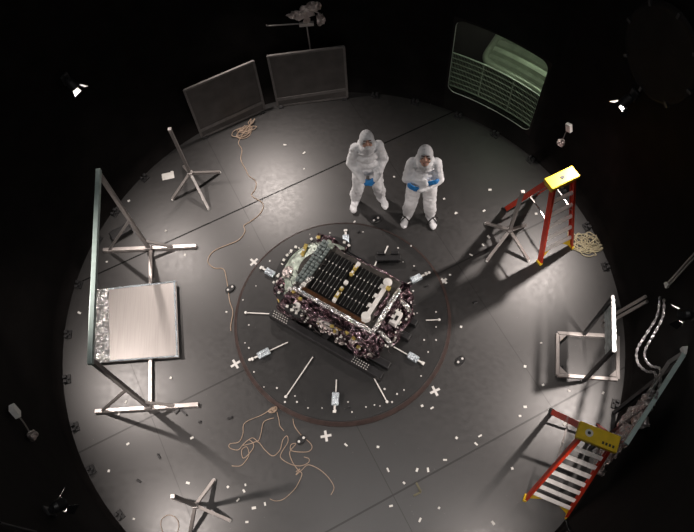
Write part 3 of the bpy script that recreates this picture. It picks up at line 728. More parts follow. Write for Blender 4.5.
# ------------------------------------------------------------------ step ladders
def ladder(label, fl, fr, rl, rr, cap, steps, text):
    fl, fr, rl, rr, cap = map(V, (fl, fr, rl, rr, cap)); ctr = (fl+fr+rl+rr)/4; ctr.z = 0
    t = thing('step_ladder', label, 'ladder', ctr, 0, 'red stepladders with yellow caps')
    fl, fr, rl, rr, cap = fl-ctr, fr-ctr, rl-ctr, rr-ctr, cap-ctr
    W = (fr-fl).normalized(); D = V((-W.y, W.x, 0)); 
    if D.dot(rl-fl) < 0: D = -D
    H = cap.z; up = V((0, 0, 1)); hw = .17
    tops = {}
    for nm, foot, s, off in (('f', fl, -1, -.05), ('f2', fr, 1, -.05), ('r', rl, -1, .06), ('r2', rr, 1, .06)):
        tp = cap + W*s*hw + D*off - up*.06; tops[nm] = tp
        ft = foot + up*.02
        name = 'front_rail' if nm[0] == 'f' else 'rear_rail'
        c = NB(); wdt = .03; dep = .085 if nm[0] == 'f' else .075
        dirv = (tp-ft).normalized(); n_ = dirv.cross(W).normalized()
        F_ = Matrix((W, dirv.cross(W).normalized(), dirv)).transposed()
        L_ = (tp-ft).length; mid = (tp+ft)/2
        box(c, mid, (.008, dep, L_), F_)                                   # web of the channel
        for e in (-1, 1): box(c, mid + n_*e*(dep/2-.004) - W*s*.014, (.03, .008, L_), F_)   # flanges
        rl_ = obj(name, c, 'red', t)
        c = NB(); box(c, ft+up*.005, (.045, .10, .05), F_, bev=.006); obj('foot', c, 'black' if nm[0] == 'r' else 'yellow', rl_)
        if nm == 'r2' and text or nm == 'r' and text:
            cu = bpy.data.curves.new('print', 'FONT'); cu.body = text; cu.size = .085; cu.align_x = 'CENTER'; cu.align_y = 'CENTER'; cu.extrude = .0006
            o_ = bpy.data.objects.new('tmp', cu); col.objects.link(o_); dg = bpy.context.evaluated_depsgraph_get()
            me = bpy.data.meshes.new_from_object(o_.evaluated_get(dg)); bpy.data.objects.remove(o_)
            for sgn in (-1, 1):
                if sgn == 1: me = me.copy()
                if not me.materials: pass
                xd = dirv*(1 if sgn*s > 0 else 1); zz = W*sgn; yy = zz.cross(xd).normalized()
                Mx = Matrix((xd, yy, zz)).transposed().to_4x4(); Mx.translation = ft + dirv*L_*.58 + zz*.0055
                me2 = me.copy(); me2.transform(Mx); me2.materials.clear(); link('printed_number', me2, 'print', rl_)
    for k in range(steps):
        f = (k+1)/(steps+1)*.985+.0
        a = fl+up*.02+(tops['f']-fl-up*.02)*f; b_ = fr+up*.02+(tops['f2']-fr-up*.02)*f
        c = NB(); box(c, (a+b_)/2, ((b_-a).length-.01, .05, .012), Matrix((W, D, up)).transposed(), bev=.002); 
        for e in (-1, 1): box(c, (a+b_)/2+D*e*.023-up*.012, ((b_-a).length-.01, .005, .024), Matrix((W, D, up)).transposed())
        for e in range(5): box(c, (a+b_)/2+D*(e-2)*.009+up*.007, ((b_-a).length-.02, .004, .003), Matrix((W, D, up)).transposed())
        obj('step', c, 'step', t)
    for k in (.12, .38, .62, .85):
        a = rl+(tops['r']-rl)*k; b_ = rr+(tops['r2']-rr)*k
        c = NB(); bar(c, a, b_, .025, .02); obj('rear_brace', c, 'alu_dull', t)
    for p_, q_, r_, s in (('f', 'r', (fl, rl), -1), ('f2', 'r2', (fr, rr), 1)):
        a = r_[0]+(tops[p_]-r_[0])*.58 - W*s*.02; b_ = r_[1]+(tops[q_]-r_[1])*.58 - W*s*.02; m_ = (a+b_)/2+up*.015
        c = NB(); bar(c, a, m_, .018, .006); bar(c, m_, b_, .018, .006); cyl(c, m_-W*.012, m_+W*.012, .012, 8); obj('spreader', c, 'alu', t)
    for foot, tp, s in ((fl, tops['f'], -1), (fr, tops['f2'], 1)):        # yellow corner gussets under the bottom step
        c = NB(); d_ = (tp-foot).normalized(); p0 = foot+d_*.05-W*s*.02; p1 = foot+d_*(tp-foot).length/(steps+1)*.92-W*s*.02; p2 = p1-W*s*.17
        vs = [c.verts.new(p) for p in (p0, p1, p2)]; c.faces.new(vs); thicken(c, .012); obj('gusset', c, 'yellow', t)
    FM = Matrix((W, D, up)).transposed()
    c = NB(); box(c, cap-up*.015, (2*hw+.10, .19, .07), FM, bev=.012); box(c, cap-up*.075+D*.0, (2*hw+.06, .16, .07), FM, bev=.01); cp = obj('top_cap', c, 'yellow', t)
    hx = cap-W*.1 if text else cap
    c = NB(); cyl(c, hx+up*.0195, hx+up*.0255, .028 if not text else .018, 16); q = obj('cap_hole', c, 'blackprint', cp)
    if text:
        c = NB(); tube(c, [cap-W*.1+up*.021, cap-W*.1+up*.024], .042, 18); obj('round_sticker', c, 'print', cp)
        c = NB(); 
        for e in range(4): box(c, cap+W*(.06+e*.036)-D*.045+up*.0215, (.022, .03, .003), FM)
        obj('printed_marks', c, 'blackprint', cp)
    c = NB(); ml = tops['f2']+(fr-tops['f2'])*.22; box(c, ml-D*.0+W*.006, (.014, .06, .22), Matrix((W, (tops['f2']-fr).normalized().cross(W).normalized(), (tops['f2']-fr).normalized())).transposed()); obj('rail_sticker', c, 'paper', t)
ladder('shorter red stepladder with yellow cap standing at upper right by the coiled cord', (3.074,0.516,0.000), (3.608,0.736,0.000), (2.730,1.483,0.000), (3.267,1.722,0.000), (3.093,0.917,1.740), 5, '')
ladder('taller red stepladder with yellow cap and printed rail at lower right', (2.222,-2.823,0.000), (2.715,-3.086,0.000), (2.788,-1.739,0.000), (3.360,-1.996,0.000), (2.686,-2.480,2.000), 7, '255')

# ------------------------------------------------------------------ right base frame with upright foil panel
t = thing('panel_stand', 'low square grey base frame carrying a slim upright foil panel', 'stand', (3.45, -1.0, 0)); O = V(t.location)
q4 = [V((3.105,-0.630,0.000))-O, V((3.942,-0.755,0.000))-O, V((3.787,-1.377,0.000))-O, V((2.975,-1.245,0.000))-O]
for i in range(4):
    c = NB(); bar(c, q4[i]+V((0, 0, .025)), q4[(i+1) % 4]+V((0, 0, .025)), .05, .05, bev=.004); obj('base_bar', c, 'alu', t)
ctrq = sum(q4, V())/4
for i in range(4):
    a = q4[i]; n1 = (q4[(i+1) % 4]-a).normalized(); n2 = (q4[i-1]-a).normalized()
    c = NB(); vs = [c.verts.new(a+n1*x+n2*y+V((0, 0, .052))) for x, y in ((.03, .03), (.13, .03), (.03, .13))]; c.faces.new(vs); thicken(c, .006); obj('corner_plate', c, 'alu', t)
p1, p2 = V((3.471,-0.685,1.385))-O, V((3.317,-1.358,1.385))-O; p1.z = p2.z = 0
for p_ in (p1, p2):
    c = NB(); bar(c, p_+V((0, 0, .05)), p_+V((0, 0, 1.36)), .045, .045, up=V((0, 1, 0)), bev=.003); obj('upright', c, 'dark', t)
c = NB(); d_ = (p2-p1).normalized()
n_ = V((-d_.y, d_.x, 0))
grid_sheet(c, lambda u, v: p1+(p2-p1)*u + V((0, 0, .92+.44*v)) + n_*(.012*noise.noise(V((u*9, v*9, 1)))) - n_*.035*(-1), 18, 14); thicken(c, .008); obj('foil_panel', c, 'panelfoil', t)
c = NB(); bar(c, p1+V((0, 0, 1.385))-d_*.03, p2+V((0, 0, 1.385))+d_*.03, .035, .04, bev=.006); obj('top_bar', c, 'white', t)

# two tubes leaning on the wall
for k, lab in ((0, 'upper of two grey tubes leaning on the wall behind the foil panel'), (1, 'lower of two grey tubes leaning on the wall behind the foil panel')):
    a, b_ = V((3.80-.02*k, -.50-.07*k, .0)), V((4.03, -.58-.07*k, 1.06)); c = NB(); cyl(c, a+V((0, 0, .008)), b_, .022, 12)
    tag(obj('grey_tube', c, 'alu_dull'), lab, 'tube', 'grey tubes leaning on the wall')

# ------------------------------------------------------------------ silver hoses from the wall conduit
c = NB(); hA, hB = V((4.021,-0.691,2.746)), V((4.019,-0.704,1.739))
t = thing('wall_conduit', 'grey twin conduit coming down the wall above the silver hoses', 'conduit', hB); 
c = NB(); tube(c, [V((0, 0, 0)), hA-hB], .012, 8); tube(c, [V((-.02, -.05, 0)), hA-hB+V((-.0, -.04, 0))], .01, 8); obj('pipe', c, 'alu_dull', t)
c = NB(); box(c, (-.02, -.02, .02), (.04, .07, .04), bev=.006); obj('pipe_clip', c, 'white', t)
for k, (lab, pts) in enumerate((('left one of two silver wrapped hoses hanging down the right wall', [(3.995,-0.779,1.518), (3.861,-1.044,1.583), (3.694,-1.250,1.487), (3.591,-1.389,1.399), (3.508,-1.585,1.526), (3.422,-1.786,1.891), (3.385,-1.895,2.189), (3.305,-2.033,2.309), (3.174,-2.196,2.404)]),
                       ('right one of two silver wrapped hoses hanging down the right wall', [(3.979,-0.854,1.635), (3.867,-1.099,1.722), (3.776,-1.258,1.557), (3.717,-1.365,1.368), (3.669,-1.490,1.376), (3.589,-1.673,1.665), (3.520,-1.815,2.032), (3.407,-2.018,2.184), (3.276,-2.188,2.299)]))):
    P = smooth_path(pts, 8); c = NB(); tube(c, P, [.014*(1+.3*math.sin(i*1.9)) for i in range(len(P))], 8)
    tag(obj('silver_hose', c, 'hose', smooth=False), lab, 'hose', 'silver hoses on the right wall')

# tall frame with teal bar and draped film at lower right
rA, rB = V((3.752,-1.701,2.250)), V((2.869,-2.618,2.250)); iA, iB = V((3.607,-1.764,2.100)), V((3.319,-2.140,2.100))
t = thing('film_frame', 'tall frame with teal top bar against the wall behind the lower ladder', 'frame', ((rA.x+rB.x)/2-.1, (rA.y+rB.y)/2+.1, 0)); O = V(t.location)
rA, rB, iA, iB = rA-O, rB-O, iA-O, iB-O
c = NB(); bar(c, rA, rB, .045, .045, bev=.004); obj('top_bar', c, 'teal', t)
d_ = (rB-rA).normalized(); s_ = V((d_.y, -d_.x, 0)); 
if s_.dot(V((-1, .5, 0))) < 0: s_ = -s_
c = NB(); bar(c, iA, iA+(rB-rA)*.45, .035, .035, bev=.004); obj('second_bar', c, 'alu_dull', t)
c = NB(); bar(c, rA, iA, .04, .04, bev=.004); obj('end_bar', c, 'alu_dull', t)
c = NB(); box(c, rA, (.09, .09, .08), bev=.01); obj('bar_end', c, 'white', t)
for f in (.14, .62):
    p_ = rA+(rB-rA)*f
    c = NB(); bar(c, V((p_.x, p_.y, 0)), p_, .045, .045, up=V((0, 1, 0)), bev=.004); obj('upright', c, 'black', t)
dr_ = thing('plastic_film', 'crumpled clear silvery film draped from the teal bar behind the ladder', 'film', O); O2 = O
e0, e1 = V((3.375,-2.063,2.120))-O2, V((2.920,-2.603,2.200))-O2
f0, f1 = V((3.420,-2.011,1.100))-O2, V((2.908,-2.752,1.000))-O2
def drape(u, v):
    p = (e0*(1-u)+e1*u)*(1-v)+(f0*(1-u)+f1*u)*v
    k = v*.9+.15
    return p + noise.noise_vector(p*5)*.10*k + noise.noise_vector(p*13)*.04 - V((0, 0, .15*v*(1-v)))
c = NB(); grid_sheet(c, drape, 40, 26); thicken(c, .003); obj('draped_sheet', c, 'film', dr_)
for i in range(9):
    c = NB(); u = R.random(); v = R.choice((0, .03, 1, .95)); lump(c, drape(u, v), (R.uniform(.04, .08),)*3, .5, seed=60+i, sub=2); obj('bunched_foil', c, 'foil_pink', dr_)

# ------------------------------------------------------------------ cords
def cord(name, label, cat, pts, m, r=.007, wob=0.):
    P = smooth_path(pts, 8); P = [V((p.x, p.y, max(p.z, r))) + V((noise.noise(p*6), noise.noise(p*6+V((9, 0, 0))), 0))*wob for p in P]
    c = NB(); tube(c, P, r, 6); return tag(obj(name, c, m, smooth=True), label, cat)
def coil(cx, cy, rx, ry, rot, n, seed, jit=.5):
    q = random.Random(seed); P = []
    a = 0.
    for i in range(n):
        k = q.uniform(.22, .78); ox, oy = q.uniform(-1, 1)*(1-k), q.uniform(-1, 1)*(1-k); asp = q.uniform(.6, 1.3); t = q.uniform(0, PI)
        for j in range(9):
            a += 2*PI/9*q.uniform(.75, 1.2)
            x, y = math.cos(a)*k*asp, math.sin(a)*k
            x, y = rx*(ox+x*math.cos(t)-y*math.sin(t)), ry*(oy+x*math.sin(t)+y*math.cos(t))
            P.append(V((cx+x*math.cos(rot)-y*math.sin(rot), cy+x*math.sin(rot)+y*math.cos(rot), .008+.06*q.random()*(i/n)+.004)))
    return P
kp = V((-1.361,3.473,0.000))
cord('rope', 'tan rope coiled before the mesh screen and trailing towards the turntable', 'rope',
     coil(kp.x, kp.y, .24, .13, .45, 9, 3, .6) + [V(p)+V((0, 0, .008)) for p in ((-1.466,3.276,0.000), (-1.418,3.086,0.000), (-1.437,2.886,0.000), (-1.356,2.678,0.000), (-1.309,2.555,0.000), (-1.195,2.426,0.000), (-1.215,2.274,0.000), (-1.266,2.165,0.000), (-1.091,1.996,0.000), (-1.144,1.815,0.000), (-1.307,1.685,0.000), (-1.404,1.622,0.000), (-1.390,1.511,0.000), (-1.487,1.378,0.000), (-1.661,1.307,0.000), (-1.819,1.252,0.000), (-1.928,1.175,0.000), (-1.974,1.040,0.000), (-1.880,0.927,0.000), (-1.740,0.896,0.000), (-1.694,0.772,0.000), (-1.664,0.567,0.000), (-1.635,0.333,0.000), (-1.590,0.166,0.000), (-1.622,-0.039,0.000), (-1.622,-0.134,0.000))], 'cord')
kp = V((3.860,0.762,0.000))
cord('extension_cord', 'pale yellow cord coiled on the floor at right of the upper ladder', 'cord', coil(kp.x, kp.y, .28, .21, -.5, 15, 5, .65), 'cordy', .008)
cord('cord', 'tan cord in left loops on the floor below the turntable rim', 'cord', [V(p)+V((0, 0, .008)) for p in ((-1.037,-1.339,0.000), (-1.194,-1.424,0.000), (-1.434,-1.515,0.000), (-1.464,-1.665,0.000), (-1.521,-1.769,0.000), (-1.645,-1.786,0.000), (-1.646,-1.840,0.000), (-1.536,-1.877,0.000), (-1.466,-1.815,0.000), (-1.382,-1.754,0.000), (-1.315,-1.842,0.000), (-1.400,-1.956,0.000), (-1.469,-1.990,0.000), (-1.481,-1.881,0.000), (-1.412,-1.847,0.000), (-1.386,-1.957,0.000), (-1.442,-2.045,0.000), (-1.511,-2.093,0.000), (-1.620,-2.083,0.000))], 'cord', .005)
cord('cord', 'tan cord in middle loops below the turntable rim', 'cord', [V(p)+V((0, 0, .009)) for p in ((-1.028,-1.481,0.000), (-1.169,-1.525,0.000), (-1.215,-1.687,0.000), (-1.258,-1.779,0.000), (-1.340,-1.731,0.000), (-1.466,-1.815,0.000), (-1.370,-1.810,0.000), (-1.259,-1.792,0.000), (-1.165,-1.909,0.000), (-1.058,-1.999,0.000), (-0.960,-1.927,0.000), (-0.914,-1.795,0.000), (-0.857,-1.746,0.000), (-0.846,-1.829,0.000), (-0.934,-1.956,0.000), (-0.950,-2.035,0.000), (-0.831,-2.125,0.000), (-0.697,-2.163,0.000), (-0.587,-2.133,0.000), (-0.571,-2.081,0.000), (-0.637,-2.049,0.000))], 'cord', .005)
cord('cord', 'tan cord looping past the white cross then curling left at bottom', 'cord', [V(p)+V((0, 0, .010)) for p in ((-0.763,-1.519,0.000), (-0.741,-1.632,0.000), (-0.650,-1.764,0.000), (-0.545,-1.868,0.000), (-0.522,-1.938,0.000), (-0.593,-1.986,0.000), (-0.797,-1.954,0.000), (-0.807,-1.873,0.000), (-0.738,-1.865,0.000), (-0.825,-1.965,0.000), (-0.803,-2.087,0.000), (-0.727,-2.213,0.000), (-0.676,-2.269,0.000), (-0.721,-2.370,0.000), (-0.793,-2.466,0.000), (-0.930,-2.569,0.000), (-1.037,-2.586,0.000), (-1.116,-2.554,0.000))], 'cord', .005)
cord('cord', 'tan cord running down to the right with a hooked end', 'cord', [V(p)+V((0, 0, .011)) for p in ((-0.755,-2.237,0.000), (-0.699,-2.202,0.000), (-0.757,-2.276,0.000), (-0.673,-2.217,0.000), (-0.589,-2.159,0.000), (-0.470,-2.209,0.000), (-0.367,-2.296,0.000), (-0.293,-2.393,0.000), (-0.259,-2.486,0.000), (-0.305,-2.571,0.000))], 'cord', .005)
cord('cord', 'short tan cord dangling from the knot at the turntable rim', 'cord', [V(p)+V((0, 0, .009)) for p in ((-0.983,-1.401,0.000), (-0.959,-1.515,0.000), (-0.948,-1.600,0.000), (-0.895,-1.674,0.000))], 'cord', .0045)
kp = V((-1.023,-1.326,0.000))
cord('rope_knot', 'small tan rope knot at the lower left turntable rim', 'rope', [p+V((0, 0, .004)) for p in coil(kp.x-.02, kp.y-.04, .06, .045, .3, 4, 9, .5)], 'cord', .008)
cord('cord', 'thin pale cord loop on the floor near the lower left pole stand', 'cord', [V(p)+V((0, 0, .008)) for p in ((-2.517,-2.898,0.000), (-2.562,-2.759,0.000), (-2.538,-2.674,0.000), (-2.446,-2.644,0.000), (-2.352,-2.702,0.000), (-2.323,-2.803,0.000), (-2.359,-2.911,0.000))], 'cord', .0045)

# ------------------------------------------------------------------ marks, scraps and pucks on the floor
def cross(p, ang, label, z=.0, s=.075):
    c = NB()
    for a in (0, PI/2): box(c, (0, 0, .0008+.0004*(a > 0)), (2*s, .034, .0012), Matrix.Rotation(ang+a, 3, 'Z'))
    o = tag(obj('tape_cross', c, 'tape', loc=(p[0], p[1], z)), label, 'tape mark', 'white tape crosses round the turntable')
cross((-1.258,0.968,0.000), .75, 'white tape cross on the floor at upper left of the turntable')
cross((-1.560,-0.648,0.000), .5, 'white tape cross on the floor at left of the turntable')
cross((-0.321,-1.793,0.000), .1, 'white tape cross on the floor below the turntable')
cross((1.247,-1.303,0.000), .35, 'white tape cross on the floor at lower right of the turntable')
cross((1.607,0.361,0.000), .7, 'white tape cross on the floor at right of the turntable in shadow', s=.055)
scr = [(1.060,2.281,0.000), (1.807,1.784,0.000), (0.349,1.513,0.000), (1.958,1.509,0.000), (1.711,0.451,0.000), (-2.652,1.659,0.000), (-2.337,1.199,0.000), (-3.281,2.283,0.000), (-1.688,0.175,0.000), (-3.922,0.375,0.000), (-3.564,1.200,0.000), (2.400,1.500,0.000), (1.957,1.500,0.000), (3.196,1.362,0.000), (2.558,1.872,0.000), (2.395,1.034,0.000), (2.286,0.905,0.000), (2.077,0.753,0.000), (1.750,-0.393,0.000), (2.851,-0.743,0.000),
       (-3.303,-2.004,0.000), (-2.924,-2.654,0.000), (-3.063,-1.661,0.000), (-3.127,-1.065,0.000), (-3.217,-1.229,0.000), (-2.173,-1.657,0.000), (-2.216,-2.255,0.000), (-2.494,-0.771,0.000), (0.479,-2.316,0.000), (0.375,-2.003,0.000), (0.865,-2.350,0.000), (1.011,-2.362,0.000), (1.254,-2.252,0.000), (0.673,-2.501,0.000), (0.470,-2.775,0.000), (0.826,-2.978,0.000), (-0.056,-1.938,0.000), (1.091,-2.852,0.000), (1.040,-1.498,0.000), (1.174,-1.538,0.000), (-1.440,-2.347,0.000), (-1.461,-2.423,0.000), (1.450,-1.976,0.000),
       (2.558,-1.067,0.000), (2.449,-1.639,0.000), (2.357,-1.756,0.000), (3.094,-1.471,0.000), (3.551,-1.541,0.000), (2.122,-2.438,0.000), (1.770,-1.977,0.000), (1.700,-2.079,0.000), (2.755,-1.355,0.000), (1.757,-3.092,0.000), (2.942,-1.918,0.000), (-0.691,3.108,0.000), (-0.380,2.911,0.000), (-0.396,2.594,0.000), (1.844,3.706,0.000), (-2.591,2.772,0.000), (-1.184,-2.611,0.000), (-1.675,-2.353,0.000), (-1.331,-2.649,0.000), (-1.542,-2.531,0.000), (-1.427,-2.816,0.000)]
for i, p in enumerate(scr):
    c = NB(); sx, sy = R.uniform(.018, .038), R.uniform(.013, .022); k = R.uniform(.002, .012)
    grid_sheet(c, lambda u, v: V(((u-.5)*2*sx*.8, (v-.5)*2*sy*.8, .003+k*abs(u-.5)+.004*R.random())), 3, 2); thicken(c, .002)
    o = obj('paper_scrap', c, 'paper', loc=(p[0], p[1], .0015)); o.rotation_euler = (0, 0, R.uniform(0, PI))
    tag(o, 'small white scrap lying on the dark floor around the turntable', 'scrap', 'white scraps on the floor')
t = NB(); grid_sheet(t, lambda u, v: V(((u-.5)*.2, (v-.5)*.13, .003+.006*noise.noise(V((u*3, v*3, 0))))), 5, 4); thicken(t, .002)
o = tag(obj('paper_sheet', t, 'paper', loc=(-2.655,2.700,0.000)), 'white sheet of paper on the floor left of the upper pole stand', 'paper'); o.rotation_euler = (0, 0, .15)
tb = [(1.116,0.205,0.090), (1.132,-0.149,0.090), (1.378,-0.391,0.090), (1.409,-0.160,0.090), (0.544,-1.235,0.090), (0.382,-1.447,0.090), (0.456,-1.468,0.090), (0.708,-1.321,0.090), (-0.688,-1.308,0.090), (-0.960,-1.084,0.090), (-1.142,-1.053,0.090), (-1.345,-0.455,0.090), (-1.338,-0.100,0.090), (-1.422,0.307,0.090), (-1.222,0.517,0.090), (-0.998,0.916,0.090), (0.974,0.940,0.090), (1.175,0.954,0.090), (0.465,1.272,0.090), (-0.048,1.307,0.090), (-0.345,-1.424,0.090), (0.020,-1.372,0.090), (0.064,-1.516,0.090), (0.262,-1.464,0.090), (0.627,-1.427,0.090), (0.811,-1.274,0.090), (1.071,-1.096,0.090), (1.214,-0.756,0.090), (1.351,-0.588,0.090), (1.180,-0.572,0.090), (-0.539,-1.406,0.090), (-0.712,-1.221,0.090), (-0.855,-1.293,0.090), (-1.279,-0.821,0.090), (-1.401,-0.373,0.090), (1.180,0.612,0.090), (1.023,0.696,0.090)]
for i, p in enumerate(tb):
    c = NB(); r_ = R.uniform(.009, .016); lathe(c, [(0, .01), (r_*.7, .01), (r_, .004), (r_, 0), (0, 0)], 10)
    tag(obj('bolt_cover', c, 'tape', loc=(p[0], p[1], TZ)), 'tiny white round cover on the turntable top', 'bolt cover', 'white bolt covers on the turntable')
for p, a, lab in (((-1.626,0.547,0.000), .6, 'black floor puck with two white dots at left of the turntable by the rope end'), ((0.691,1.514,0.000), .5, 'black floor puck with two white dots before the feet of the left person'), ((-0.660,-1.818,0.000), .6, 'black floor puck with two white dots among the tan cords'), ((1.659,-0.902,0.000), .6, 'black floor puck with two white dots right of the turntable')):
    t = thing('floor_puck', lab, 'puck', p, a, 'black floor pucks'); c = NB()
    lathe(c, [(0, .03), (.045, .03), (.055, .02), (.055, 0), (0, 0)], 18)
    for v in c.verts: v.co.x *= 1.5
    obj('puck_body', c, 'black', t)
    for s in (-1, 1):
        c = NB(); lathe(c, [(0, .036), (.016, .036), (.018, .03), (0, .03)], 12, (s*.04, 0, 0)); obj('white_dot', c, 'tape', t)
def bracket(p, a, l1, l2, m, label):
    c = NB(); box(c, (l1/2, 0, .012), (l1, .025, .024)); box(c, (0, l2/2, .012), (.025, l2, .024)); o = tag(obj('angle_bracket', c, m, loc=p), label, 'bracket'); o.rotation_euler = (0, 0, a)
bracket((-2.351,-1.235,0.000), -.8, .14, -.09, 'black', 'black angle bracket on the floor right of the left frame foot bar')
bracket((0.883,-2.634,0.000), PI*.62, .13, .11, 'olive', 'olive angle bracket on the floor at bottom centre right')
for p, a, l in (((-1.644,-1.426,0.000), .2, .06), ((-2.624,-1.863,0.000), -1., .06), ((-2.065,-1.445,0.000), .3, .02), ((-2.883,-2.172,0.000), -.6, .05), ((2.012,-0.038,0.000), .2, .04), ((0.397,1.279,0.090), .5, .03), ((0.013,-1.456,0.090), .4, .035), ((1.187,0.544,0.090), .3, .04), ((1.332,0.265,0.090), .3, .04), ((3.058,-1.121,0.000), .3, .04)):
    c = NB(); box(c, (0, 0, .012), (l+.02, .028, .024), bev=.006); o = tag(obj('black_scrap', c, 'black', loc=p), 'small black offcut lying loose on the floor or turntable', 'offcut', 'black offcuts'); o.rotation_euler = (0, 0, a)

# ------------------------------------------------------------------ people
def hand(bm, wrist, d, palm_n, thumb_side, s=1., curl=.6):
    d = V(d).normalized(); n = V(palm_n); n = (n-d*n.dot(d)).normalized(); sd = d.cross(n).normalized()*thumb_side
    F_ = Matrix((sd, n, d)).transposed(); w = V(wrist)
    sph(bm, w+d*.055*s, (.043*s, .02*s, .055*s), F_, 12, 8); sph(bm, w, (.03*s, .024*s, .03*s), F_, 10, 7)
    for k, (off, ln) in enumerate(((.030, .072), (.010, .082), (-.011, .076), (-.031, .06))):
        b0 = w+d*.09*s+sd*off*s; a = 0.; P = [b0-d*.03*s, b0]; rr = [.0105*s, .0105*s]; cur = b0
        for j, f in enumerate((.45, .3, .25)):
            a += curl*(.5+.5*j); cur = cur + (d*math.cos(a)+n*math.sin(a))*ln*s*f; P.append(cur); rr.append((.0098-.001*j)*s)
        limb(bm, P, rr)
    t0 = w+d*.03*s+sd*.03*s; t1 = t0+(d*.6+sd*.7+n*.3).normalized()*.04*s; t2 = t1+(d*.9+sd*.1+n*.4).normalized()*.032*s
    limb(bm, [w+d*.02*s+sd*.012*s, t0, t1, t2], [.014*s, .013*s, .0115*s, .0095*s])

def person(label, loc, rz, H, pose):
    # body stands on z=0 facing -y
    S = H/1.78
    P = {k: (V(v)*S if not isinstance(v, (int, float, str, bool)) else v) for k, v in pose.items()}
    ht = P['head']; tilt = pose['tilt']; HM = Matrix.Rotation(-tilt, 3, 'X') @ Matrix.Rotation(pose.get('turn', 0.), 3, 'Z')
    def hp(x, y, z): return ht + HM @ (V((x, y, z))*S*1.06)
    b = NB()      # the body itself: one continuous skin figure
    sph(b, (0, 0, 1.28*S), (.14*S, .09*S, .2*S)); sph(b, (0, 0, 1.02*S), (.13*S, .09*S, .16*S)); sph(b, (0, .0, 1.38*S), (.11*S, .06*S, .05*S))
    limb(b, [V((0, .01, 1.42))*S, hp(0, .01, -.07)], [.055*S, .05*S])
    for s in ('l', 'r'):
        limb(b, [P['sh'+s], P['el'+s], P['wr'+s]], [.045*S, .038*S, .027*S])
        limb(b, [P['hip'+s], P['kn'+s], P['an'+s]], [.075*S, .05*S, .03*S])
        limb(b, [P['an'+s], P['an'+s]+V((.02 if s == 'l' else -.02, -.10, -.05))*S], [.028*S, .022*S])
    hz = NB(); hz.free()
    sph(b, hp(0, .01, .02), (.074*S, .094*S, .108*S), HM, 20, 14); sph(b, hp(0, -.028, -.06), (.054*S, .062*S, .055*S), HM, 16, 10)
    sph(b, hp(0, -.092, -.008), (.014*S, .02*S, .026*S), HM, 10, 8); sph(b, hp(0, -.099, -.02), (.018*S, .015*S, .012*S), HM, 10, 8)
    for s in (-1, 1):
        sph(b, hp(s*.077, .0, -.005), (.012*S, .02*S, .032*S), HM, 10, 8); sph(b, hp(s*.04, -.07, -.03), (.024*S, .022*S, .02*S), HM, 10, 8)
        sph(b, hp(s*.03, -.082, .034), (.024*S, .014*S, .009*S), HM, 10, 8)
    body = remesh(b, 'person', 'skin', .009, None, 2)
    body.location = loc; body.rotation_euler = (0, 0, rz); tag(body, label, 'person')
    for s in (-1, 1):
        c = NB(); sph(c, hp(s*.031, -.080, .014), .0115*S, None, 10, 8); e = obj('eye', c, 'eye', body, smooth=True)
        c = NB(); sph(c, hp(s*.031, -.0895, .013), (.0068*S, .0035*S, .0068*S), HM, 8, 6); obj('iris', c, 'iris', e, smooth=True)
        c = NB(); tube(c, [hp(s*.012, -.0945, .036), hp(s*.03, -.0965, .042), hp(s*.05, -.082, .036)], [.005*S, .0075*S, .004*S], 6); obj('eyebrow', c, 'brow', body)
    c = NB(); sph(c, hp(0, -.089, -.055), (.024*S, .006*S, .008*S), HM, 10, 6); obj('mouth', c, 'lip', body, smooth=True)
    if pose.get('smile'):
        c = NB(); sph(c, hp(0, -.094, -.054), (.016*S, .003*S, .0035*S), HM, 10, 6); obj('teeth', c, 'eye', body, smooth=True)
    # hood with an oval face opening
    c = NB(); r_ = bmesh.ops.create_uvsphere(c, u_segments=28, v_segments=20, radius=1.)
    for v in c.verts: v.co = V((v.co.x*.092, .012+v.co.y*.112, .012+v.co.z*.119))
    zlo = -.085
    dl = [f for f in c.faces if f.calc_center_median().y < -.035 and (f.calc_center_median().x/.056)**2 + ((f.calc_center_median().z+.022)/.072)**2 < 1]
    bmesh.ops.delete(c, geom=dl, context='FACES'); thicken(c, .006)
    for v in c.verts: v.co = hp(*v.co)
    hd = obj('hood', c, 'suit', body, smooth=True)
    c = NB(); tube(c, [hp(0, .012, -.06), hp(0, .014, -.10), V((0, .008, 1.455))*S, V((0, -.002, 1.40))*S], [.082*S, .09*S, .12*S, .155*S], 20); crumple(c, .006, 14); obj('hood_cape', c, 'suit', hd, smooth=True)
    if pose.get('mask'):
        c = NB(); r_ = sph(c, (0, 0, 0), 1., None, 18, 12)
        for v in c.verts: v.co = hp(v.co.x*.062, -.03+v.co.y*.075, -.068+v.co.z*.048)
        obj('beard_cover', c, 'suit', body, smooth=True)
    # coverall
    b = NB()
    for z, rx, ry, y in ((1.455, .12, .075, .01), (1.37, .16, .115, .0), (1.25, .165, .13, -.01), (1.12, .165, .138, -.012), (1.02, .17, .142, -.005), (.94, .17, .138, 0)):
        sph(b, (0, y*S, z*S), (rx*S, ry*S, .10*S), None, 22, 12)
    for s in ('l', 'r'):
        limb(b, [P['sh'+s], P['el'+s], P['el'+s]*.35+P['wr'+s]*.65, P['wr'+s]], [.076*S, .064*S, .056*S, .046*S])
        an = P['an'+s]+V((0, 0, .05))*S
        limb(b, [P['hip'+s], P['hip'+s]*.45+P['kn'+s]*.55, P['kn'+s], P['kn'+s]*.4+an*.6, an], [.108*S, .098*S, .088*S, .086*S, .075*S])
    cv = remesh(b, 'coverall', 'suit', .014, body, 5, .011, 11.)
    c = NB(); pts = [V((0, y-.004, z))*S for z, y in ((1.40, -.115), (1.3, -.128), (1.2, -.143), (1.1, -.152), (1.0, -.15))]
    tube(c, pts[:-1], .004*S, 6); obj('zip_flap', c, 'suit', cv)
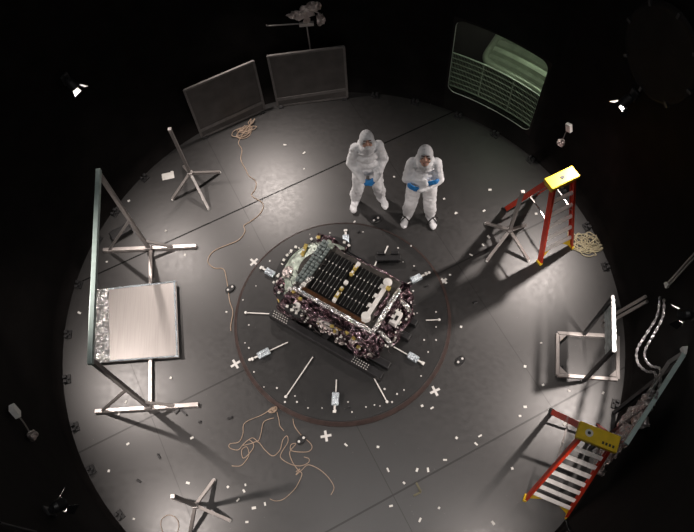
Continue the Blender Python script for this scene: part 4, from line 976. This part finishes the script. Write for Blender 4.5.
    for s, sg in (('l', 1), ('r', -1)):
        b = NB(); an = P['an'+s]; tx = .05*sg; f = an*1.; f.z = 0
        sph(b, f+V((tx*.2, -.01, .055))*S, (.058*S, .085*S, .055*S)); sph(b, f+V((tx, -.12, .04))*S, (.056*S, .095*S, .042*S)); limb(b, [f+V((0, 0, .06))*S, an+V((0, 0, .06))*S, an+V((0, 0, .15))*S], [.064*S, .068*S, .084*S]); sph(b, f+V((tx*.5, -.06, .075))*S, (.055*S, .07*S, .055*S))
        for v in b.verts: v.co.z = max(v.co.z, .004)
        sc_ = remesh(b, 'shoe_cover', 'suit', .011, body, 3, .004, 22)
        if pose.get('straps'):
            c = NB(); g = f+V((tx*.75, -.075, 0))*S
            for k in (-1, 1):
                tube(c, smooth_path([g+V((-.072, -.06*k, .035))*S, g+V((-.05, -.04*k, .095))*S, g+V((0, 0, .128))*S, g+V((.05, .04*k, .095))*S, g+V((.072, .06*k, .035))*S], 4), .010*S, 6)
            obj('strap', c, 'strap', sc_)
    for s in ('l', 'r'):
        b = NB(); hand(b, P['wr'+s], P['hd'+s], P['hn'+s], P['ht'+s], S*1.08, pose.get('curl', .5)); 
        d = V(P['hd'+s]).normalized(); pass
        gl = remesh(b, 'glove', 'glove', .0055, body, 2)
        gl['label'] = 'blue glove'
    return body
legs = dict(hipl=(.10, 0, .92), hipr=(-.10, 0, .92), knl=(.14, -.03, .50), knr=(-.14, -.03, .50), anl=(.185, .02, .09), anr=(-.185, .02, .09))
p1_ = dict(legs, head=(0, -.05, 1.61), tilt=math.radians(30), shl=(.15, .0, 1.40), shr=(-.15, .0, 1.40), ell=(.225, -.03, 1.13), elr=(-.225, -.03, 1.13), wrl=(.085, -.235, .975), wrr=(-.085, -.235, .975),
           hdl=(-.8, -.25, -.28), hdr=(.8, -.35, -.35), hnl=(0, .8, -.2), hnr=(0, .8, -.2), htl=1., htr=-1., curl=.55, mask=True)
person('person in white hooded coverall with blue gloved hands clasped low in front', (.60, 1.86, 0), math.radians(2), 1.90, p1_)
legs2 = dict(hipl=(.095, 0, .92), hipr=(-.095, 0, .92), knl=(.125, -.03, .50), knr=(-.125, -.03, .50), anl=(.155, .02, .09), anr=(-.155, .02, .09))
p2_ = dict(legs2, head=(0, -.045, 1.615), tilt=math.radians(32), shl=(.145, .0, 1.40), shr=(-.145, .0, 1.40), ell=(.205, -.07, 1.14), elr=(-.205, -.07, 1.14), wrl=(-.035, -.245, 1.16), wrr=(.025, -.20, 1.24),
           hdl=(-.85, .12, .25), hdr=(.85, .05, .15), hnl=(0, 1, 0), hnr=(0, 1, 0), htl=1., htr=-1., curl=.35, smile=True, straps=True)
person('smiling person in white hooded coverall with arms crossed and black shoe straps', (1.36, 1.47, 0), math.radians(-8), 1.97, p2_)

# ------------------------------------------------------------------ camera, world, view
cd = bpy.data.cameras.new('camera'); cam = bpy.data.objects.new('camera', cd); col.objects.link(cam)
cam.matrix_world = Matrix(((0.995934,0.089921,0.005441,0.227808),(-0.078744,0.898295,-0.432280,-3.794788),(-0.043759,0.430094,0.901723,9.493774),(0,0,0,1)))
cd.sensor_fit = 'HORIZONTAL'; cd.sensor_width = 36; cd.lens = 36*686.684/694; cd.clip_end = 60; cd.clip_start = .02
sc = bpy.context.scene; sc.camera = cam
w = bpy.data.worlds.new('world'); sc.world = w; w.use_nodes = True
w.node_tree.nodes['Background'].inputs['Color'].default_value = (0, 0, 0, 1)
sc.view_settings.view_transform = 'Standard'; sc.view_settings.look = 'None'; sc.view_settings.exposure = 0.; sc.view_settings.gamma = 1.; sc.view_settings.use_curve_mapping = False
sc.cycles.use_denoising = True
sc.cycles.max_bounces = 6
